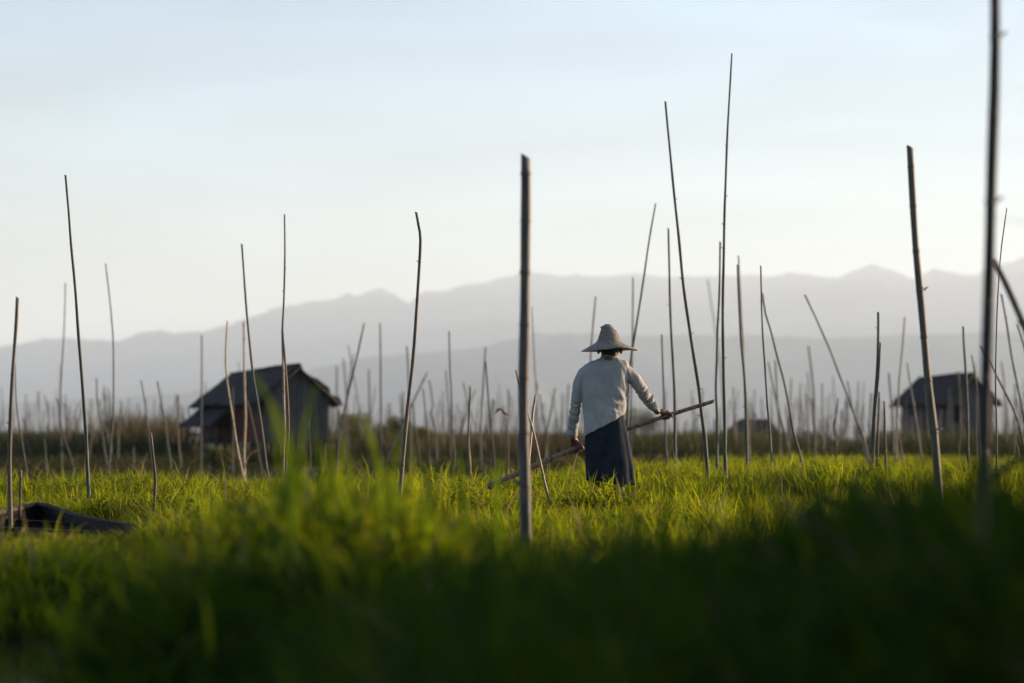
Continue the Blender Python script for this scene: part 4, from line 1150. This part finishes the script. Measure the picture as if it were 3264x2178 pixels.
# --- the field beyond the near mounds
fine = [tuft('t', 46, 0.30, 0.0075, 0.10, 0.35, 'grass', 100 + i, 4, 0.03 + 0.04 * i) for i in range(5)]
wide = [tuft('t', 20, 0.34, 0.013, 0.10, 0.40, 'grass_wide', 120 + i, 4, 0.05) for i in range(4)]
weeds = [weed('t', 140 + i) for i in range(4)]
tall = [tuft('t', 7, 0.50, 0.013, 0.08, 0.30, 'grass_wide', 160 + i, 5, 0.4) for i in range(2)]
src = fine + wide + weeds + tall
def field(y0, y1, step, size, margin):
    p = cells(y0, y1, step, view(*margin))
    x, y = p[:, 0], p[:, 1]
    z = ground_z(x, y)
    n = len(p)
    patch = fbm(x * 0.9, y * 0.9, 201, 2)
    clump = fbm(x * 2.3, y * 2.3, 205, 2)
    k = rng.random(n)
    idx = rng.integers(0, 5, n)
    idx = np.where((k < 0.30) & (clump > 0.42), 5 + rng.integers(0, 4, n), idx)
    idx = np.where((patch > 0.50) & (k > 0.45), 9 + rng.integers(0, 4, n), idx)
    idx = np.where(rng.random(n) < 0.018, 13 + rng.integers(0, 2, n), idx)
    h = (0.42 + 1.05 * clump) * rng.uniform(0.75, 1.2, n) * (0.75 + 0.5 * patch)
    hollow = fbm(x * 1.15 + 4, y * 0.9, 231, 3)
    h = h * np.where(hollow < 0.43, 0.45, 1.0)
    keep = (z > -0.17) & (rng.random(n) > 0.06) & (field_end(x, y) < 0.5) & ((clump > 0.27) | (rng.random(n) < 0.3))
    # nothing grows through the canoe
    cx_ = np.interp(y, [14.8, 15.7, 16.3, 17.3, 19.0], [-2.85, -2.9, -3.05, -3.4, -3.78]); cw_ = np.interp(y, [14.8, 15.7, 16.3, 17.3, 19.1], [0.1, 0.58, 0.64, 0.42, 0.04])
    inn = (np.abs(x - cx_) < cw_ + 0.05) & (y > 14.9) & (y < 19.15)
    keep &= ~inn
    h = np.where((np.abs(x - cx_) < cw_ + 0.5) & (y > 15.6) & (y < 19.6), h * 0.6, h)
    front = (x < -0.147 * y) & (y > 11.5) & (y < 16.6)
    h = np.where(front, np.minimum(h, np.clip((0.70 - np.where(x < -0.182 * y, 0.0384, 0.0372) * y - z) / 0.27, 0.22, 2)), h)
    dm = np.hypot(x - MAN.x, y - MAN.y)
    keep &= dm > 0.17
    gap = (np.abs(x - 0.1) < 0.9) & (y > 9) & (y < 12.7)
    h = np.where(gap, np.minimum(h, np.clip((0.70 - 0.0375 * y - z) / 0.29, 0.2, 2)), h)
    h = np.where((x > -0.35) & (x < 0.5) & (y > 18.6) & (y < 20.7), h * 0.62, h)
    h = np.where((dm < 0.45) & (y < MAN.y + 0.1), np.clip(h, 1.0, 1.25), h)
    w = size * (0.9 + 0.4 * rng.random(n))
    pts = np.stack([x, y, z - 0.03], 1)[keep]
    rot = np.stack([rng.normal(0, 0.10, n), rng.normal(0, 0.10, n), rng.uniform(0, 6.283, n)], 1)[keep]
    scl = np.stack([w, w, h], 1)[keep]
    return pts, rot, scl, idx[keep]
A = [field(9.2, 16, 0.085, 1.0, (1.5, 2.5)), field(16, 30, 0.105, 1.05, (2.0, 3.5)), field(30, 60, 0.17, 1.5, (3, 5)), field(60, 125, 0.36, 2.6, (4, 6))]
scatter('field_grass', 'sunlit green grass and herbs covering the floating field', *[np.concatenate([a_[i] for a_ in A]) for i in range(4)], src)

# --- the near mounds, out of focus
src2 = [tuft('t', 40, 0.34, 0.0085, 0.09, 0.35, 'shade_toned_grass', 300 + i, 4, 0.02) for i in range(4)] + [tuft('t', 15, 0.44, 0.021, 0.10, 0.45, 'shade_toned_grass', 310 + i, 5, 0.07) for i in range(4)] + [weed('t', 320 + i, 0.3, 'shade_toned_grass') for i in range(3)] \
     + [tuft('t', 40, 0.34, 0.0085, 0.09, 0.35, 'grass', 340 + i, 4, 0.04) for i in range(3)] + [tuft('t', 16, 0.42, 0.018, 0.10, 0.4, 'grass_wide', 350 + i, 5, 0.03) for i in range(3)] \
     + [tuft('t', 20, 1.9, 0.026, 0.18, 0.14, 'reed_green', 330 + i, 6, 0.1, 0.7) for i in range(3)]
p = cells(2.5, 10.6, 0.055, lambda y: (-0.215 * y - 1.2, 0.215 * y + 1.6))
x, y = p[:, 0], p[:, 1]; z = ground_z(x, y); n = len(p)
clump = fbm(x * 2.6, y * 2.6, 305, 2)
gaps = fbm(x * 3.4, y * 2.6, 306, 2)
keep = (z > -0.10) & (rng.random(n) > 0.05) & ((gaps > 0.44) | (rng.random(n) < 0.22))
k = rng.random(n)
idx = np.where(k < 0.45, rng.integers(0, 4, n), np.where(k < 0.9, 4 + rng.integers(0, 4, n), 8 + rng.integers(0, 3, n)))
mix_ = (rng.random(n) < sstep(5.9, 7.2, y + 0.9 * (clump - 0.5)) * 0.5 + 0.03)  # nearer plants keep the shade-darkened leaves, farther ones mix in field grass
idx = np.where(mix_, 11 + rng.integers(0, 6, n), idx)
h = (0.52 + 0.85 * clump) * rng.uniform(0.7, 1.15, n) * np.clip((z + 0.28) / 0.35, 0.45, 1.0)
w = 0.9 + 0.3 * rng.random(n)
P1 = np.stack([x, y, z - 0.03], 1)[keep]; R1 = np.stack([rng.normal(0, 0.1, n), rng.normal(0, 0.1, n), rng.uniform(0, 6.283, n)], 1)[keep]; S1 = np.stack([w, w, h], 1)[keep]; I1 = idx[keep]
# tall reeds added out of view on the right, to shade the near mounds
m = 1900
xr = rng.uniform(0, 2.4, m); yr_ = rng.uniform(-1.5, 8.0, m)
yr_ = np.where(np.arange(m) > 1100, rng.uniform(10.7, 13.4, m), yr_)
low_ = np.arange(m) > 1500  # shorter added reeds in the gap shade low blades, leave tips lit
yr_ = np.where(low_, rng.uniform(7.4, 10.9, m), yr_)
xr = xr + np.maximum(2.1, 0.2118 * yr_ + np.where(yr_ > 9, 0.85, 1.0))
zr_ = ground_z(xr, yr_)
hr = rng.uniform(0.7, 1.15, m) * np.where(yr_ > 9, 0.85, 1 - 0.35 * sstep(5.8, 8.0, yr_))
P2 = np.stack([xr, yr_, np.maximum(zr_, -0.1) - 0.05], 1); R2 = np.stack([rng.normal(0, 0.08, m), rng.normal(0, 0.08, m), rng.uniform(0, 6.283, m)], 1)
hr = np.where(low_, rng.uniform(0.42, 0.56, m), hr)
S2 = np.stack([np.ones(m), np.ones(m), hr], 1); I2 = 17 + rng.integers(0, 3, m)
scatter('foreground_grass_shade_reeds', 'dark out of focus grass on the bank in front plus unseen reeds added for shade', np.concatenate([P1, P2]), np.concatenate([R1, R2]), np.concatenate([S1, S2]), np.concatenate([I1, I2]), src2)

# --- dry reeds along the far edge of the field
src3 = [tuft('t', 26, 1.0, 0.02, 0.30, 0.22, 'reed', 400 + i, 4, 0.2, 0.6) for i in range(4)] + [tuft('t', 26, 1.0, 0.024, 0.32, 0.3, 'reed_green', 410 + i, 4, 0.05, 0.8) for i in range(4)]
p = np.concatenate([cells(28, 76, 0.33, view(3, 5)), cells(76, 150, 0.62, view(8, 12))])
x, y = p[:, 0], p[:, 1]; n = len(p)
pat = fbm(x * 0.10, y * 0.07, 421, 3)
hh = 0.80 + 0.70 * pat + 0.30 * rng.random(n)
pxd = (x / y * FPX + 1632) / 1.38889
low = y < 76
hut = (pxd > 425) & (pxd < 800)
hh = np.where(low, (0.22 + 0.30 * pat) * rng.uniform(0.6, 1.4, n) * np.where(hut, 0.40, 1.0), hh)
brown = sstep(225, 270, pxd) * (1 - sstep(415, 440, pxd)) * sstep(82, 86, y) * (1 - sstep(104, 110, y))
hh = hh + 0.75 * brown * (0.6 + 0.8 * rng.random(n))
hh = hh * (1 - 0.30 * sstep(1780, 1900, pxd) * (1 - sstep(2000, 2060, pxd)))
hh = np.where((y > 76) & (y < 110) & (pxd > 430) & (pxd < 790), hh * np.where(pxd < 560, 0.28, 0.5), hh)
hh = np.where((y > 76) & (pxd > 455) & (pxd < 520), np.minimum(hh, 0.45), hh)
keep = ((rng.random(n) < 0.35 + 0.9 * pat) | (brown > 0.3)) & (~low | (field_end(x, y) > 0.5))
idx = np.where((rng.random(n) < 0.35 + 0.55 * (pat > 0.5)) & (brown < 0.3), 4 + rng.integers(0, 4, n), rng.integers(0, 4, n))
w = 1.0 + 0.5 * rng.random(n)
scatter('reed_bed', 'dark belt of dry reeds along the far edge of the field', np.stack([x, y, np.full(n, -0.25)], 1)[keep],
        np.stack([rng.normal(0, .07, n), rng.normal(0, .07, n), rng.uniform(0, 6.283, n)], 1)[keep], np.stack([w, w, hh], 1)[keep], idx[keep], src3)

# --- bushes that can be told apart
def bush(px, py_top, d, width, label, seed, mat='bush'):
    r = random.Random(seed)
    b = at(px * 1.38889, 1396, d); b.z = -0.25
    top = at(px * 1.38889, py_top * 1.38889, d).z + 0.25
    root = empty('bush', b)
    blobs = [(Vector((r.uniform(-0.4, 0.4) * width, r.uniform(-0.3, 0.3) * width, top * r.uniform(0.45, 0.8))), width * r.uniform(0.18, 0.30)) for _ in range(9)]
    blobs.append((Vector((0, 0, top * 0.8)), width * 0.2))
    V, F = [], []
    for c, rad in blobs:
        for _ in range(260):
            dvec = Vector((r.gauss(0, 1), r.gauss(0, 1), r.gauss(0, 1))).normalized() * rad * r.random() ** 0.4
            p = c + dvec
            if p.z > top or p.z < 0.02: continue
            L_ = r.uniform(0.05, 0.10)
            e1 = Vector((r.gauss(0, 1), r.gauss(0, 1), r.gauss(0, 1))).normalized(); e2 = e1.orthogonal().normalized()
            k = len(V)
            V += [p, p + e1 * L_ * 0.5 + e2 * L_ * 0.3, p + e1 * L_, p + e1 * L_ * 0.5 - e2 * L_ * 0.3]; F.append((k, k + 1, k + 2, k + 3))
    mesh_obj('crown', V, F, M[mat], root, smooth=False)
    for c, rad in blobs[:6]:
        v_, f_ = tube([Vector((c.x * 0.2, c.y * 0.2, 0)), c * 0.6, c], [0.03, 0.022, 0.012], 6)
        mesh_obj('stem', v_, f_, M['timber'], root)
    tag(root, label, 'bush')
bush(828, 936, 88, 1.5, 'yellowish bush just right of the stilt hut', 1)
bush(905, 945, 90, 1.5, 'round olive bush left of the crooked topped pole', 2)
bush(972, 975, 92, 1.1, 'low bush right of the crooked topped pole', 3)
bush(1462, 925, 100, 1.7, 'dim brownish bush behind the man at his right elbow', 4)
bush(1240, 1000, 105, 1.6, 'low dark bush behind the thick foreground pole', 5)
bush(2040, 985, 98, 1.6, 'dark green bush left of the small right hut', 6)
bush(1880, 990, 102, 2.0, 'low green bush left of the trio of dark poles', 7)
bush(520, 1030, 66, 0.9, 'small bright bush at the foot of the stilt hut porch', 8)
bush(30, 1000, 110, 2.4, 'low green bush at the left edge under the thin poles', 9)

# --- tall blurred blades rising from the near mound in front of the hut
LEAVES = [((588, 850), (640, 985), (668, 1110), 7.0), ((742, 858), (700, 960), (690, 1110), 7.2), ((705, 880), (722, 990), (735, 1110), 7.0), ((565, 840), (610, 905), (660, 1010), 6.8), ((618, 925), (630, 1000), (640, 1115), 7.4),
          ((828, 930), (850, 1000), (872, 1110), 7.2), ((838, 1000), (866, 1050), (890, 1120), 7.0), ((1168, 1012), (1150, 1060), (1138, 1130), 7.6), ((915, 985), (910, 1050), (900, 1115), 7.3),
          ((752, 930), (758, 1030), (765, 1115), 7.5), ((1050, 1020), (1058, 1080), (1066, 1140), 8.0), ((965, 1005), (975, 1070), (985, 1140), 7.8), ((680, 960), (670, 1040), (678, 1115), 7.3), ((790, 985), (800, 1055), (806, 1120), 7.4)]
root = empty('reed_grass_clump', (at(D(760, 1100)[0], 1500, 7.2).x, 7.2, 0.15))
for tip, mid, base, d in LEAVES:
    q = [at(*D(*base), d), at(*D(*mid), d + random.uniform(-.1, .1)), at(*D(*tip), d + random.uniform(-.25, .25))]
    q.insert(0, q[0] + Vector((0.02, 0, -0.35)))
    q = resample([p_ - root.location for p_ in q], 0.05)
    V, F = [], []
    side = Vector((math.cos(0.5), math.sin(random.uniform(-0.6, 0.6)), 0)).normalized()
    for i, p_ in enumerate(q):
        t = i / (len(q) - 1)
        wd = 0.021 * (0.6 + 0.9 * t - 1.5 * t ** 2.2) + 0.0008
        V += [p_ - side * wd / 2, p_ + Vector((0, 0.003, 0)), p_ + side * wd / 2]
    for i in range(len(q) - 1):
        k = 3 * i; F += [(k, k + 1, k + 4, k + 3), (k + 1, k + 2, k + 5, k + 4)]
    mesh_obj('leaf', V, F, M['reed_leaf'], root)
tag(root, 'tall blurred green blades rising in front of the stilt hut', 'grass clump')

# --- a blurred tuft standing in the shallow water at the lower left
LEAVES2 = [((120, 1318), (140, 1400), (158, 1500), 6.2), ((178, 1300), (172, 1390), (166, 1500), 6.0), ((232, 1352), (205, 1420), (176, 1500), 6.1), ((62, 1330), (108, 1400), (150, 1500), 6.3), ((205, 1330), (190, 1410), (172, 1500), 6.0),
           ((150, 1345), (156, 1420), (162, 1500), 5.9), ((255, 1400), (222, 1430), (182, 1500), 6.2), ((98, 1375), (128, 1430), (156, 1500), 6.0), ((300, 1325), (262, 1352), (215, 1420), 6.4)]
for nm, rows_, lab in (('grass_tuft', LEAVES2, 'blurred yellow green tuft in the dark lower left corner'),):
    root = empty(nm, (at(D(162, 1500)[0], 1500, 6.1).x, 6.1, -0.15))
    for tip, mid, base, d in rows_:
        q = [at(*D(*base), d), at(*D(*mid), d + random.uniform(-.1, .1)), at(*D(*tip), d + random.uniform(-.25, .25))]
        q.insert(0, q[0] + Vector((0.0, 0, -0.12)))
        q = resample([p_ - root.location for p_ in q], 0.05)
        V, F = [], []
        sa = random.uniform(-0.6, 0.6); side = Vector((math.cos(sa), math.sin(sa), 0))
        for i, p_ in enumerate(q):
            t = i / (len(q) - 1)
            wd = 0.020 * (0.6 + 0.9 * t - 1.5 * t ** 2.2) + 0.0008
            V += [p_ - side * wd / 2, p_ + Vector((0, 0.003, 0)), p_ + side * wd / 2]
        for i in range(len(q) - 1):
            k = 3 * i; F += [(k, k + 1, k + 4, k + 3), (k + 1, k + 2, k + 5, k + 4)]
        mesh_obj('leaf', V, F, M['grass_wide'], root)
    tag(root, lab, 'grass clump')

# --- one dry reed with a hanging reddish leaf
b = at(*D(1158, 1050), 34.0); b.z = 0.0
root = empty('dry_reed', b)
P = [at(*K(1350, cx_, cy_), 34.0) - b for cx_, cy_ in ((850, 1200), (845, 1000), (810, 850), (770, 800))]
P.insert(0, Vector((P[0].x, 0, -0.1)))
v_, f_ = tube(resample(P, 0.08), [0.006] * len(resample(P, 0.08)), 6); mesh_obj('stem', v_, f_, M['stalk'], root)
for pl_ in (((770, 800), (735, 815), (712, 855)), ((770, 800), (800, 835), (848, 865))):
    q = resample([at(*K(1350, *c_), 34.0) - b for c_ in pl_], 0.02)
    V, F = [], []
    for i, p_ in enumerate(q):
        wd = 0.035 * math.sin(math.pi * min(1, 0.15 + 0.85 * i / (len(q) - 1)))
        V += [p_ + Vector((0, 0, wd)), p_ + Vector((0.0, -0.02, 0)), p_ - Vector((0, 0, wd * 0.6))]
    for i in range(len(q) - 1):
        k = 3 * i; F += [(k, k + 1, k + 4, k + 3), (k + 1, k + 2, k + 5, k + 4)]
    mesh_obj('leaf', V, F, M['dry_leaf'], root)
tag(root, 'dry reed with a curled reddish leaf left of the thick foreground pole', 'reed')

# --- bent dead stalk before the hut
d = 36.0
b = at(*K(450, 1030, 1500), d); b.z = 0
P = [at(*K(450, cx_, cy_), d) - b for cx_, cy_ in ((1030, 1480), (1035, 1370), (1065, 1280), (1110, 1235), (1155, 1208))]
v_, f_ = tube(resample(P, 0.05), [0.011] * len(resample(P, 0.05)), 6)
o = mesh_obj('bent_stalk', v_, f_, M['stalk']); o.location = b
tag(o, 'pale bent dead stalk in front of the stilt hut posts', 'stalk')

# --- two small white flowers
for (px, py_, d, lab) in ((532, 1196, 15.2, 'small white flower in the grass right of the canoe'), (45, 1228, 15.0, 'small white flower in the grass below the canoe')):
    c = at(px * 1.38889, py_ * 1.38889, d); g0 = float(ground_z(c.x, c.y))
    root = empty('flower', (c.x, c.y, g0))
    hz = c.z - g0
    v_, f_ = tube([(0.02, 0, 0), (0.005, 0, hz * 0.6), (0, 0, hz)], [0.003, 0.0025, 0.002], 5); mesh_obj('stem', v_, f_, M['grass'], root)
    for k in range(6):
        a_ = k * math.pi / 3
        u = Vector((math.cos(a_), math.sin(a_), 0.45)) * 0.022; s_ = Vector((-math.sin(a_), math.cos(a_), 0)) * 0.009
        h0 = Vector((0, 0, hz))
        mesh_obj('petal', [h0, h0 + u * 0.6 + s_, h0 + u, h0 + u * 0.6 - s_], [(0, 1, 2, 3)], M['petal'], root)
    tag(root, lab, 'flower')
